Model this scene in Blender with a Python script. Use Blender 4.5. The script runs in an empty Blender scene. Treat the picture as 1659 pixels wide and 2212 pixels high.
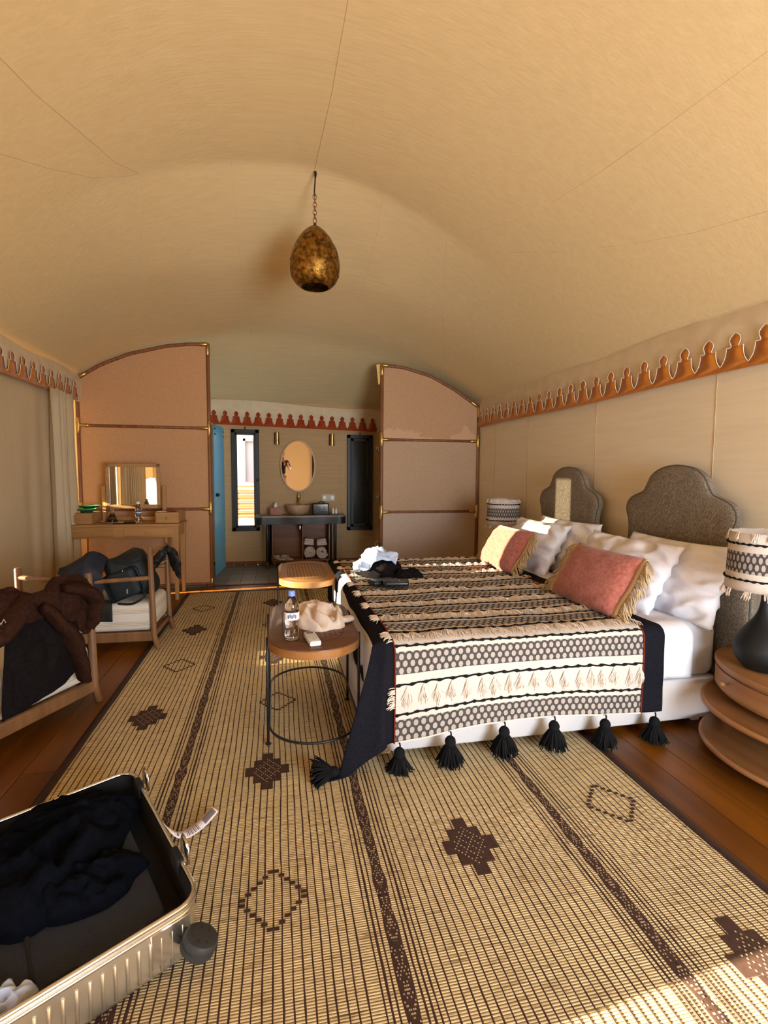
import bpy, bmesh, math, random
from mathutils import Vector, Matrix, noise
random.seed(7)
S = bpy.context.scene
C = S.collection
pi = math.pi
sin, cos = math.sin, math.cos

# ------------------------------------------------------------------ camera, sky, sun, daylight, exposure
R = [[0.97805433, -0.20824994, 0.00645627], [-0.00968002, -0.07637311, -0.99703232], [0.20812500, 0.97508929, -0.07671292]]
cam = bpy.data.cameras.new('camera')
cam.sensor_fit = 'HORIZONTAL'; cam.sensor_width = 36.0; cam.lens = 36 * 1098 / 1659
cam.clip_start = 0.01; cam.clip_end = 200
camo = bpy.data.objects.new('camera', cam); C.objects.link(camo)
rt, dn, fw = R
camo.matrix_world = Matrix(((rt[0], -dn[0], -fw[0], 0), (rt[1], -dn[1], -fw[1], 0), (rt[2], -dn[2], -fw[2], 1.4), (0, 0, 0, 1)))
S.camera = camo

W = bpy.data.worlds.new('sky'); S.world = W; W.use_nodes = True
bg = W.node_tree.nodes['Background']
bg.inputs[0].default_value = (0.86, 0.92, 1.0, 1); bg.inputs[1].default_value = 2.2

sun = bpy.data.lights.new('sun', 'SUN'); sun.energy = 92.0; sun.color = (1.0, 0.85, 0.58); sun.angle = math.radians(0.4)
suno = bpy.data.objects.new('sun', sun); C.objects.link(suno)
suno.rotation_euler = Vector((1.0, 0.09, -0.17)).to_track_quat('-Z', 'Y').to_euler()

def daylight(name, loc, direction, sx, sy, power, col, spread=180):
    l = bpy.data.lights.new(name, 'AREA'); l.shape = 'RECTANGLE'; l.size = sx; l.size_y = sy; l.energy = power; l.color = col; l.spread = math.radians(spread)
    o = bpy.data.objects.new(name, l); C.objects.link(o); o.location = loc
    o.rotation_euler = Vector(direction).to_track_quat('-Z', 'Y').to_euler()
    return o
daylight('daylight_side_door', (-2.18, -0.25, .52), (1, 0.15, 0.25), 2.1, .95, 9, (0.92, 0.96, 1.0))
daylight('daylight_front_door', (1.65, -1.48, 1.2), (-0.12, 1, 0.10), 1.4, 1.75, 68, (0.80, 0.90, 1.0), 110)

S.view_settings.view_transform = 'Standard'; S.view_settings.look = 'None'
S.view_settings.gamma = 1.0; S.view_settings.use_curve_mapping = False
S.view_settings.exposure = 0.58
S.cycles.max_bounces = 10; S.cycles.diffuse_bounces = 7; S.cycles.glossy_bounces = 4; S.cycles.transmission_bounces = 8
S.cycles.transparent_max_bounces = 8; S.cycles.sample_clamp_indirect = 6.0; S.cycles.caustics_reflective = False; S.cycles.caustics_refractive = False
S.cycles.use_denoising = True

# ------------------------------------------------------------------ mesh helpers
BASE = {}
_cor = [(i, j, k) for i in (-1, 1) for j in (-1, 1) for k in (-1, 1)]
def _cbf():
    F = []
    ix = {c: n for n, c in enumerate(_cor)}
    for a in range(3):
        b, c = [x for x in range(3) if x != a]
        for s in (-1, 1):
            q = []
            for (u, v) in ((-1, -1), (1, -1), (1, 1), (-1, 1)):
                t = [0, 0, 0]; t[a] = s; t[b] = u; t[c] = v; q.append(ix[tuple(t)] * 3 + a)
            F.append(q)
        for u in (-1, 1):
            for v in (-1, 1):
                t = [0, 0, 0]; t[b] = u; t[c] = v; t[a] = -1; c1 = ix[tuple(t)]; t[a] = 1; c2 = ix[tuple(t)]
                F.append([c1 * 3 + b, c1 * 3 + c, c2 * 3 + c, c2 * 3 + b])
    for n in range(8): F.append([n * 3, n * 3 + 1, n * 3 + 2])
    return F
CBF = _cbf()

class MB:
    def __init__(s): s.v = []; s.f = []; s.uv = {}
    def add(s, vs, fs, uvs=None):
        o = len(s.v); s.v += [Vector(v) for v in vs]
        s.f += [[i + o for i in f] for f in fs]
        if uvs:
            for i, u in enumerate(uvs): s.uv[o + i] = u
        return s
    def box(s, c, size, b=0.004, M=None):
        h = [x / 2 for x in size]; b = min(b, min(h) * 0.9); vs = []
        for cr in _cor:
            for a in range(3):
                p = Vector([cr[i] * (h[i] - (0 if i == a else b)) for i in range(3)])
                if M: p = M @ p
                vs.append(p + Vector(c))
        return s.add(vs, CBF)
    def tube(s, path, r, seg=8, cap=True, closed=False, flat=1.0, up=None):
        P = [Vector(p) for p in path]; n = len(P)
        rs = r if isinstance(r, (list, tuple)) else [r] * n
        vs = []; N = None
        for i in range(n):
            if closed: t = P[(i + 1) % n] - P[i - 1]
            else: t = P[min(i + 1, n - 1)] - P[max(i - 1, 0)]
            if t.length < 1e-9: t = Vector((0, 0, 1))
            t.normalize()
            if N is None:
                a = Vector(up) if up else (Vector((0, 0, 1)) if abs(t.z) < 0.9 else Vector((0, 1, 0)))
                N = (a - t * a.dot(t)).normalized()
            else:
                N = N - t * N.dot(t)
                N = N.normalized() if N.length > 1e-6 else t.orthogonal().normalized()
            B = t.cross(N)
            for k in range(seg):
                a = 2 * pi * k / seg
                vs.append(P[i] + N * (cos(a) * rs[i] * flat) + B * (sin(a) * rs[i]))
        fs = []
        for i in range(n if closed else n - 1):
            j = (i + 1) % n
            for k in range(seg):
                l = (k + 1) % seg
                fs.append([i * seg + k, i * seg + l, j * seg + l, j * seg + k])
        if cap and not closed:
            fs.append(list(range(seg))[::-1]); fs.append([(n - 1) * seg + k for k in range(seg)])
        return s.add(vs, fs)
    def rod(s, a, b, r, r2=None, seg=10):
        a = Vector(a); b = Vector(b); r2 = r if r2 is None else r2
        d = (b - a); L = d.length; e = min(r, r2) * 0.35; u = d / L
        return s.tube([a, a + u * e * 0.01, a + u * e, b - u * e, b - u * e * 0.01, b], [r * 0.4, r * 0.75, r, r2, r2 * 0.75, r2 * 0.4], seg)
    def lathe(s, prof, c=(0, 0, 0), seg=32, M=None, sx=1, sy=1, uv=False):
        vs = []; us = []
        n = len(prof)
        for (r, z) in prof:
            for k in range(seg):
                a = 2 * pi * k / seg
                p = Vector((r * cos(a) * sx, r * sin(a) * sy, z))
                if M: p = M @ p
                vs.append(p + Vector(c)); us.append((k / seg, z))
        fs = []
        for i in range(n - 1):
            for k in range(seg):
                l = (k + 1) % seg
                fs.append([i * seg + k, i * seg + l, (i + 1) * seg + l, (i + 1) * seg + k])
        if prof[0][0] > 1e-6 and not uv: fs.append(list(range(seg))[::-1])
        if prof[-1][0] > 1e-6 and not uv: fs.append([(n - 1) * seg + k for k in range(seg)])
        return s.add(vs, fs, us if uv else None)
    def prism(s, out, th, M):
        n = len(out); vs = [M @ Vector((x, y, -th / 2)) for x, y in out] + [M @ Vector((x, y, th / 2)) for x, y in out]
        fs = [list(range(n))[::-1], list(range(n, 2 * n))] + [[i, (i + 1) % n, n + (i + 1) % n, n + i] for i in range(n)]
        return s.add(vs, fs)
    def grid(s, fn, nu, nv, uvf=None, keep=None):
        vs = []; us = []
        for j in range(nv + 1):
            for i in range(nu + 1):
                vs.append(fn(i / nu, j / nv)); us.append(uvf(i / nu, j / nv) if uvf else (i / nu, j / nv))
        fs = []
        for j in range(nv):
            for i in range(nu):
                if keep and not keep((i + .5) / nu, (j + .5) / nv): continue
                a = j * (nu + 1) + i; fs.append([a, a + 1, a + nu + 2, a + nu + 1])
        return s.add(vs, fs, us)
    def ell(s, c, r, seg=10, rings=6, M=None):
        prof = [(max(1e-7, sin(pi * i / rings)), -cos(pi * i / rings)) for i in range(rings + 1)]
        c = Vector(c); vs = []
        for (q, z) in prof:
            for k in range(seg):
                a = 2 * pi * k / seg; p = Vector((q * cos(a) * r[0], q * sin(a) * r[1], z * r[2]))
                vs.append((M @ p if M else p) + c)
        fs = [[i * seg + k, i * seg + (k + 1) % seg, (i + 1) * seg + (k + 1) % seg, (i + 1) * seg + k] for i in range(rings) for k in range(seg)]
        return s.add(vs, fs)
    def build(s, name, m, parent=None, loc=None, sharp=38, recalc=True, kind=None, solid=0, merge=False, subdiv=0, offset=-1):
        if parent is not None: base = BASE[parent.name]
        else: base = Vector(loc) if loc is not None else Vector((0, 0, 0))
        me = bpy.data.meshes.new(name)
        me.from_pydata([v - base for v in s.v], [], s.f)
        if s.uv:
            L = me.uv_layers.new(name='UVMap')
            for l in me.loops: L.data[l.index].uv = s.uv.get(l.vertex_index, (0, 0))
        if recalc:
            bm = bmesh.new(); bm.from_mesh(me)
            if merge: bmesh.ops.remove_doubles(bm, verts=bm.verts, dist=1e-5)
            bmesh.ops.recalc_face_normals(bm, faces=bm.faces); bm.to_mesh(me); bm.free()
        for p in me.polygons: p.use_smooth = True
        if sharp: me.set_sharp_from_angle(angle=math.radians(sharp))
        me.materials.append(m)
        o = bpy.data.objects.new(name, me); C.objects.link(o)
        if parent is not None: o.parent = parent
        else: o.location = base
        BASE[o.name] = base
        if solid:
            mo = o.modifiers.new('thickness', 'SOLIDIFY'); mo.thickness = solid; mo.offset = offset
        if subdiv:
            mo = o.modifiers.new('smooth', 'SUBSURF'); mo.levels = subdiv; mo.render_levels = subdiv
        if kind: o['kind'] = kind
        return o

def thing(name, label, cat, loc, group=None):
    o = bpy.data.objects.new(name, None); C.objects.link(o); o.location = loc; o.empty_display_size = 0.1
    BASE[o.name] = Vector(loc); o['label'] = label; o['category'] = cat
    if group: o['group'] = group
    return o
def tag(o, label, cat, group=None):
    o['label'] = label; o['category'] = cat
    if group: o['group'] = group
    return o
def struct(name, mb, m, label=None, parent=None, **k):
    o = mb.build(name, m, parent, **k); o['kind'] = 'structure'
    if label: o['label'] = label
    return o
def dup(o, loc, label, group=None):
    def cp(x, par):
        c = x.copy(); C.objects.link(c); BASE[c.name] = BASE[x.name]
        if par: c.parent = par
        for ch in [y for y in bpy.data.objects if y.parent == x]: cp(ch, c)
        return c
    kids = [y for y in C.objects if y.parent == o]
    r = o.copy(); C.objects.link(r); r.location = loc; r['label'] = label; BASE[r.name] = Vector(loc)
    if group: r['group'] = group
    for k in kids:
        c = k.copy(); C.objects.link(c); c.parent = r
        for g in [y for y in C.objects if y.parent == k]:
            d = g.copy(); C.objects.link(d); d.parent = c
    return r

# ------------------------------------------------------------------ materials
MATS = {}
def NT(m): return m.node_tree.nodes, m.node_tree.links
def mat(name, col, rough=0.7, metal=0.0, col2=None, scale=8, stretch=(1, 1, 1), bump=0.0, bscale=60, bstretch=None, detail=4, coat=0, spec=0.4, rand=0.0, sheen=0, contrast=(0.35, 0.65), trans=0.0, rough2=None):
    m = bpy.data.materials.new(name); m.use_nodes = True; N, L = NT(m); b = N['Principled BSDF']
    b.inputs['Roughness'].default_value = rough; b.inputs['Metallic'].default_value = metal
    b.inputs['Specular IOR Level'].default_value = spec; b.inputs['Coat Weight'].default_value = coat
    b.inputs['Base Color'].default_value = (*col, 1); b.inputs['Sheen Weight'].default_value = sheen
    tc = N.new('ShaderNodeTexCoord'); mp = N.new('ShaderNodeMapping'); mp.inputs['Scale'].default_value = stretch
    L.new(tc.outputs['Object'], mp.inputs['Vector'])
    out = None
    if col2 is not None:
        nz = N.new('ShaderNodeTexNoise'); nz.inputs['Scale'].default_value = scale; nz.inputs['Detail'].default_value = detail
        L.new(mp.outputs[0], nz.inputs['Vector'])
        cr = N.new('ShaderNodeValToRGB'); cr.color_ramp.elements[0].color = (*col, 1); cr.color_ramp.elements[1].color = (*col2, 1)
        cr.color_ramp.elements[0].position, cr.color_ramp.elements[1].position = contrast
        L.new(nz.outputs['Fac'], cr.inputs['Fac']); out = cr.outputs['Color']
    if rand:
        oi = N.new('ShaderNodeObjectInfo'); mr = N.new('ShaderNodeMapRange'); mr.inputs['To Min'].default_value = 1 - rand; mr.inputs['To Max'].default_value = 1 + rand
        L.new(oi.outputs['Random'], mr.inputs['Value'])
        hs = N.new('ShaderNodeHueSaturation'); L.new(mr.outputs[0], hs.inputs['Value'])
        if out: L.new(out, hs.inputs['Color'])
        else: hs.inputs['Color'].default_value = (*col, 1)
        out = hs.outputs['Color']
    if out: L.new(out, b.inputs['Base Color'])
    if bump:
        nb = N.new('ShaderNodeTexNoise'); nb.inputs['Scale'].default_value = bscale; nb.inputs['Detail'].default_value = 3
        if bstretch:
            mq = N.new('ShaderNodeMapping'); mq.inputs['Scale'].default_value = bstretch; L.new(tc.outputs['Object'], mq.inputs['Vector']); L.new(mq.outputs[0], nb.inputs['Vector'])
        else: L.new(tc.outputs['Object'], nb.inputs['Vector'])
        bp = N.new('ShaderNodeBump'); bp.inputs['Strength'].default_value = bump; bp.inputs['Distance'].default_value = 0.01
        L.new(nb.outputs['Fac'], bp.inputs['Height']); L.new(bp.outputs[0], b.inputs['Normal'])
    if trans:
        tr = N.new('ShaderNodeBsdfTranslucent'); mx = N.new('ShaderNodeMixShader'); mx.inputs[0].default_value = trans
        if out: L.new(out, tr.inputs['Color'])
        else: tr.inputs['Color'].default_value = (*col, 1)
        L.new(b.outputs[0], mx.inputs[1]); L.new(tr.outputs[0], mx.inputs[2]); L.new(mx.outputs[0], N['Material Output'].inputs[0])
    MATS[name] = m
    return m
def wood(name, c1, c2, axis=0, scale=14, rough=0.45, rand=0.0, coat=0.0):
    st = [1.0, 1.0, 1.0]; st[axis] = 0.09
    return mat(name, c1, rough, col2=c2, scale=scale, stretch=st, bump=0.05, bscale=scale * 3, bstretch=st, detail=6, rand=rand, coat=coat)

class E:  # small expression builder over math nodes
    def __init__(s, nt, sock): s.nt = nt; s.o = sock
    def _op(s, op, b=None, c=None):
        n = s.nt.nodes.new('ShaderNodeMath'); n.operation = op; s.nt.links.new(s.o, n.inputs[0])
        for i, x in ((1, b), (2, c)):
            if x is None: continue
            if isinstance(x, E): s.nt.links.new(x.o, n.inputs[i])
            else: n.inputs[i].default_value = x
        return E(s.nt, n.outputs[0])
    def __add__(s, b): return s._op('ADD', b)
    def __sub__(s, b): return s._op('SUBTRACT', b)
    def __mul__(s, b): return s._op('MULTIPLY', b)
    def __truediv__(s, b): return s._op('DIVIDE', b)
    def lt(s, b): return s._op('LESS_THAN', b)
    def gt(s, b): return s._op('GREATER_THAN', b)
    def floor(s): return s._op('FLOOR')
    def mod(s, b): return s._op('FLOORED_MODULO', b)
    def abs(s): return s._op('ABSOLUTE')
    def sin(s): return s._op('SINE')
    def sq(s): return s._op('POWER', 2.0)
def mixc(nt, fac, a, b):
    n = nt.nodes.new('ShaderNodeMix'); n.data_type = 'RGBA'; nt.links.new(fac.o, n.inputs[0])
    for i, x in ((6, a), (7, b)):
        if isinstance(x, tuple): n.inputs[i].default_value = (*x, 1)
        else: nt.links.new(x, n.inputs[i])
    return n.outputs[2]

TENT = (0.66, 0.525, 0.29); TENT2 = (0.71, 0.575, 0.33)
m_tent = mat('tent_canvas', TENT, 0.9, col2=TENT2, scale=26, stretch=(0.12, 1.2, 1.2), bump=0.12, bscale=60, bstretch=(0.1, 1, 1), spec=0.15, contrast=(0.3, 0.72), detail=6)
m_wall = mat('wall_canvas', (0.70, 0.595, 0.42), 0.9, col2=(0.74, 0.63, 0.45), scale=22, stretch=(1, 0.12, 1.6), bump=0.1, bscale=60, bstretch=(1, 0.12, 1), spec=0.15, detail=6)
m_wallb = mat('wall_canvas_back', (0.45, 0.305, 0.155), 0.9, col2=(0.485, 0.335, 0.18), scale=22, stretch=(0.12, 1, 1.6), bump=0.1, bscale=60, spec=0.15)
m_seam = mat('seam_thread', (0.48, 0.36, 0.21), 0.9)
m_val = mat('valance_canvas', (0.66, 0.55, 0.38), 0.9, col2=(0.6, 0.5, 0.34), scale=9, bump=0.1, bscale=120, spec=0.15)
m_orange = mat('orange_felt', (0.46, 0.155, 0.010), 0.95, col2=(0.40, 0.13, 0.008), scale=30, bump=0.2, bscale=300, spec=0.1, sheen=0.2)
m_red = mat('red_felt', (0.36, 0.055, 0.012), 0.95, col2=(0.30, 0.045, 0.01), scale=30, bump=0.2, bscale=300, spec=0.1, sheen=0.2)
m_pipe = mat('white_piping', (0.8, 0.7, 0.58), 0.8)
m_curt = mat('curtain_cloth', (0.60, 0.50, 0.33), 0.9, col2=(0.625, 0.525, 0.35), scale=30, stretch=(1, 1, 0.1), bump=0.06, bscale=300, spec=0.15, trans=0.18)
m_pink = mat('pink_canvas', (0.46, 0.265, 0.135), 0.9, col2=(0.51, 0.30, 0.16), scale=60, bump=0.12, bscale=260, spec=0.15)
def stained():
    m = mat('stained_canvas', (0.44, 0.275, 0.155), 0.9, col2=(0.49, 0.31, 0.18), scale=60, bump=0.12, bscale=260, spec=0.15)
    N, L = NT(m); b = N['Principled BSDF']; src = b.inputs['Base Color'].links[0].from_socket
    tc = N.new('ShaderNodeTexCoord'); sp = N.new('ShaderNodeSeparateXYZ'); L.new(tc.outputs['Object'], sp.inputs[0])
    nz = N.new('ShaderNodeTexNoise'); nz.inputs['Scale'].default_value = 9; L.new(tc.outputs['Object'], nz.inputs['Vector'])
    x, z, n = E(m.node_tree, sp.outputs[0]), E(m.node_tree, sp.outputs[2]), E(m.node_tree, nz.outputs['Fac'])
    # dried water marks along the foot of the cloth: two blots, wide on the left, narrow on the right
    h1 = (x - 0.22).abs() * -0.28 + 0.16; h2 = (x - 1.12).abs() * -0.9 + 0.2
    hh = h1._op('MAXIMUM', h2) + (n - 0.5) * 0.22
    inside = z.lt(hh); edge = (z - hh).abs().lt(0.006)
    c = mixc(m.node_tree, inside, src, (0.54, 0.36, 0.22)); c = mixc(m.node_tree, edge, c, (0.52, 0.33, 0.2))
    L.new(c, b.inputs['Base Color']); return m
m_stain = stained()
m_pole = wood('dark_cane', (0.16, 0.055, 0.018), (0.25, 0.10, 0.035), 2, 30, 0.5)
m_brass = mat('old_brass', (0.42, 0.25, 0.08), 0.38, 1.0, col2=(0.58, 0.38, 0.14), scale=40)
m_plank = wood('floor_plank_wood', (0.098, 0.030, 0.001), (0.178, 0.058, 0.002), 1, 9, 0.38, rand=0.16)
m_sub = mat('dark_gap', (0.03, 0.012, 0.004), 0.9)
m_grey = wood('grey_floor_board', (0.16, 0.14, 0.13), (0.25, 0.225, 0.21), 0, 12, 0.5, rand=0.08)
m_oak = wood('light_oak', (0.36, 0.185, 0.065), (0.46, 0.25, 0.09), 0, 18, 0.42)
m_oakz = wood('light_oak_upright', (0.36, 0.185, 0.065), (0.46, 0.25, 0.09), 2, 18, 0.42)
m_chair = wood('chair_wood', (0.155, 0.072, 0.028), (0.225, 0.11, 0.044), 2, 20, 0.5)
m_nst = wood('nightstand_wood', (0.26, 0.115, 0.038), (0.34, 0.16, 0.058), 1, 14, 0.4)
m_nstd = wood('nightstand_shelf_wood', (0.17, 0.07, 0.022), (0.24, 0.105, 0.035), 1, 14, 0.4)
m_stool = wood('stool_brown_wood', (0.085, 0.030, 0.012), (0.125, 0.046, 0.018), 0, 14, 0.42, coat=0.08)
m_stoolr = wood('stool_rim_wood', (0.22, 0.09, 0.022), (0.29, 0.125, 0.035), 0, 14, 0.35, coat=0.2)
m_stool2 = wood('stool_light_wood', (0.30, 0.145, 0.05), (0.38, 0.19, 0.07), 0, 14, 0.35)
m_black = mat('black_metal', (0.012, 0.012, 0.013), 0.42, 0.3, spec=0.5)
m_blackp = mat('black_painted_wood', (0.013, 0.012, 0.012), 0.4, col2=(0.02, 0.018, 0.017), scale=30)
m_chrome = mat('chrome', (0.75, 0.75, 0.75), 0.12, 1.0)
m_mirror = mat('mirror_silver', (0.86, 0.85, 0.82), 0.01, 1.0)
m_white = mat('white_cotton', (0.74, 0.735, 0.775), 0.85, col2=(0.78, 0.775, 0.81), scale=30, bump=0.12, bscale=28, spec=0.2)
m_duvet = mat('white_duvet_cotton', (0.70, 0.68, 0.70), 0.85, col2=(0.74, 0.72, 0.74), scale=30, bump=0.1, bscale=24, spec=0.2)
m_sheet = mat('white_fitted_sheet', (0.58, 0.59, 0.63), 0.8, col2=(0.63, 0.64, 0.67), scale=10, bump=0.08, bscale=20, spec=0.2)
m_base = mat('cream_upholstery', (0.60, 0.56, 0.54), 0.9, col2=(0.66, 0.62, 0.60), scale=200, bump=0.1, bscale=500, spec=0.15)
m_head = mat('grey_tweed', (0.125, 0.103, 0.078), 0.95, col2=(0.27, 0.225, 0.17), scale=230, stretch=(1, 1, 0.4), bump=0.2, bscale=300, detail=2, spec=0.1, contrast=(0.4, 0.64))
m_piping = mat('dark_piping', (0.09, 0.075, 0.06), 0.9)
m_blk = mat('black_throw_cloth', (0.006, 0.006, 0.009), 0.95, col2=(0.014, 0.014, 0.019), scale=220, bump=0.2, bscale=350, spec=0.05)
m_yarn = mat('black_yarn', (0.008, 0.008, 0.009), 0.95, spec=0.1)
m_cream = mat('cream_yarn', (0.86, 0.74, 0.62), 0.95, spec=0.1)
m_fringe = mat('tan_fringe_yarn', (0.56, 0.43, 0.26), 0.95, spec=0.1)
m_redst = mat('red_stitching', (0.15, 0.022, 0.010), 0.9, spec=0.1)
m_terra = mat('terracotta_wool', (0.27, 0.07, 0.05), 0.95, col2=(0.42, 0.145, 0.105), scale=55, bump=0.3, bscale=170, spec=0.1, sheen=0.3, contrast=(0.3, 0.7))
m_vase = mat('black_clay', (0.005, 0.0055, 0.006), 0.55, spec=0.3)
m_cush = mat('white_corded_canvas', (0.66, 0.62, 0.55), 0.9, bump=0.1, bscale=200, spec=0.15)
m_brown = mat('brown_fleece', (0.022, 0.009, 0.0055), 0.95, col2=(0.034, 0.0145, 0.009), scale=60, bump=0.2, bscale=240, spec=0.05)
m_dark = mat('black_fleece', (0.005, 0.004, 0.0045), 0.95, col2=(0.009, 0.007, 0.0075), scale=60, bump=0.25, bscale=240, spec=0.1)
m_navy = mat('navy_nylon', (0.010, 0.012, 0.022), 0.7, col2=(0.015, 0.018, 0.030), scale=20, spec=0.3)
m_bag = mat('black_backpack_nylon', (0.006, 0.009, 0.011), 0.6, col2=(0.011, 0.016, 0.019), scale=30, spec=0.3)
m_bagk = mat('black_strap', (0.006, 0.006, 0.007), 0.6)
m_navyc = mat('navy_knit', (0.0022, 0.0029, 0.0055), 0.95, col2=(0.0036, 0.0048, 0.0085), scale=40, bump=0.2, bscale=200, spec=0.05)
m_alu = mat('champagne_aluminium', (0.60, 0.55, 0.44), 0.33, 0.9, col2=(0.66, 0.61, 0.50), scale=6)
m_alur = mat('polished_aluminium', (0.72, 0.70, 0.66), 0.2, 1.0)
m_case = mat('black_case_lining', (0.008, 0.008, 0.009), 0.9)
m_rubber = mat('grey_rubber', (0.022, 0.023, 0.023), 0.6)
m_teal = None
m_leather = mat('black_leather', (0.008, 0.009, 0.010), 0.35, bump=0.1, bscale=200)
m_beige = mat('beige_jersey', (0.60, 0.475, 0.375), 0.95, col2=(0.65, 0.52, 0.42), scale=80, bump=0.15, bscale=300, spec=0.1)
m_paleblue = mat('pale_blue_cotton', (0.47, 0.55, 0.72), 0.9, bump=0.1, bscale=200, spec=0.1)
m_plast = mat('white_plastic', (0.80, 0.78, 0.74), 0.35)
m_greyp = mat('grey_plastic', (0.30, 0.29, 0.27), 0.4)
m_lcd = mat('grey_display', (0.13, 0.14, 0.13), 0.2)
m_cap = mat('blue_cap_plastic', (0.16, 0.27, 0.72), 0.4)
m_lab = mat('white_paper', (0.78, 0.76, 0.78), 0.6)
m_labb = mat('blue_label', (0.02, 0.11, 0.42), 0.5)
m_ink = mat('grey_ink', (0.09, 0.075, 0.08), 0.7)
m_inkr = mat('red_ink', (0.5, 0.03, 0.03), 0.7)
m_green = mat('green_glaze', (0.015, 0.10, 0.035), 0.2, col2=(0.03, 0.17, 0.05), scale=20, coat=0.4)
m_redl = mat('dark_red_liquid', (0.10, 0.008, 0.006), 0.25)
m_pass = mat('burgundy_booklet', (0.20, 0.012, 0.016), 0.5)
m_basin = mat('stoneware', (0.50, 0.36, 0.235), 0.6, col2=(0.42, 0.29, 0.18), scale=20, stretch=(1, 1, 8), bump=0.3, bscale=40, bstretch=(1, 1, 8))
m_counter = wood('counter_wood', (0.22, 0.165, 0.125), (0.28, 0.21, 0.16), 0, 14, 0.4)
m_walnut = wood('walnut_board', (0.16, 0.062, 0.026), (0.22, 0.09, 0.038), 0, 14, 0.45)
m_towel = mat('white_towelling', (0.72, 0.66, 0.62), 0.95, bump=0.5, bscale=180, spec=0.1)
m_tissuebox = wood('tissue_box_wood', (0.26, 0.075, 0.03), (0.33, 0.10, 0.04), 0, 14, 0.4)
m_frame = mat('black_window_frame', (0.010, 0.009, 0.008), 0.45)
m_darkpane = mat('dark_screen', (0.016, 0.013, 0.010), 0.15, col2=(0.022, 0.018, 0.014), scale=3)
m_mirframe = mat('cream_mirror_frame', (0.70, 0.52, 0.33), 0.5)
m_skin = mat('skin', (0.52, 0.27, 0.18), 0.6); m_hair = mat('dark_hair', (0.02, 0.012, 0.008), 0.7)
m_shirt = mat('black_cotton', (0.010, 0.010, 0.011), 0.9); m_short = mat('tan_cotton', (0.42, 0.27, 0.14), 0.9)
m_house = mat('pale_render', (0.66, 0.60, 0.58), 0.9); m_houset = mat('grey_window_trim', (0.18, 0.17, 0.20), 0.7)
m_hwin = mat('pale_drawn_blind', (0.52, 0.50, 0.55), 0.6)
m_fence = wood('sunlit_deck_wood', (0.22, 0.105, 0.035), (0.29, 0.145, 0.055), 0, 14, 0.6)
m_ground = mat('sandy_ground', (0.40, 0.33, 0.26), 0.95, col2=(0.26, 0.2, 0.15), scale=30, bump=0.5, bscale=40)
m_leathr = mat('sling_leather', (0.36, 0.20, 0.09), 0.55, col2=(0.42, 0.24, 0.11), scale=10)

def glassmat(name, col, rough, weight, alphaish=0.0, diff=(0.5, 0.8, 0.85)):
    m = bpy.data.materials.new(name); m.use_nodes = True; N, L = NT(m); b = N['Principled BSDF']
    b.inputs['Base Color'].default_value = (*col, 1); b.inputs['Roughness'].default_value = rough
    b.inputs['Transmission Weight'].default_value = weight; b.inputs['IOR'].default_value = 1.45
    return m
m_pet = glassmat('clear_bottle_plastic', (0.93, 0.96, 1.0), 0.03, 1.0)
m_pane = glassmat('window_glass', (0.97, 0.98, 0.98), 0.0, 1.0); m_pane.node_tree.nodes['Principled BSDF'].inputs['IOR'].default_value = 1.02
m_edge = glassmat('green_glass', (0.28, 0.5, 0.4), 0.05, 0.7)
def tealmat():
    m = bpy.data.materials.new('frosted_blue_glass'); m.use_nodes = True; N, L = NT(m); b = N['Principled BSDF']
    b.inputs['Base Color'].default_value = (0.26, 0.46, 0.54, 1); b.inputs['Roughness'].default_value = 0.25
    t = N.new('ShaderNodeBsdfTranslucent'); t.inputs['Color'].default_value = (0.38, 0.70, 0.90, 1)
    x = N.new('ShaderNodeMixShader'); x.inputs[0].default_value = 0.75; L.new(b.outputs[0], x.inputs[1]); L.new(t.outputs[0], x.inputs[2]); L.new(x.outputs[0], N['Material Output'].inputs[0]); return m
m_teal = tealmat()

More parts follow.
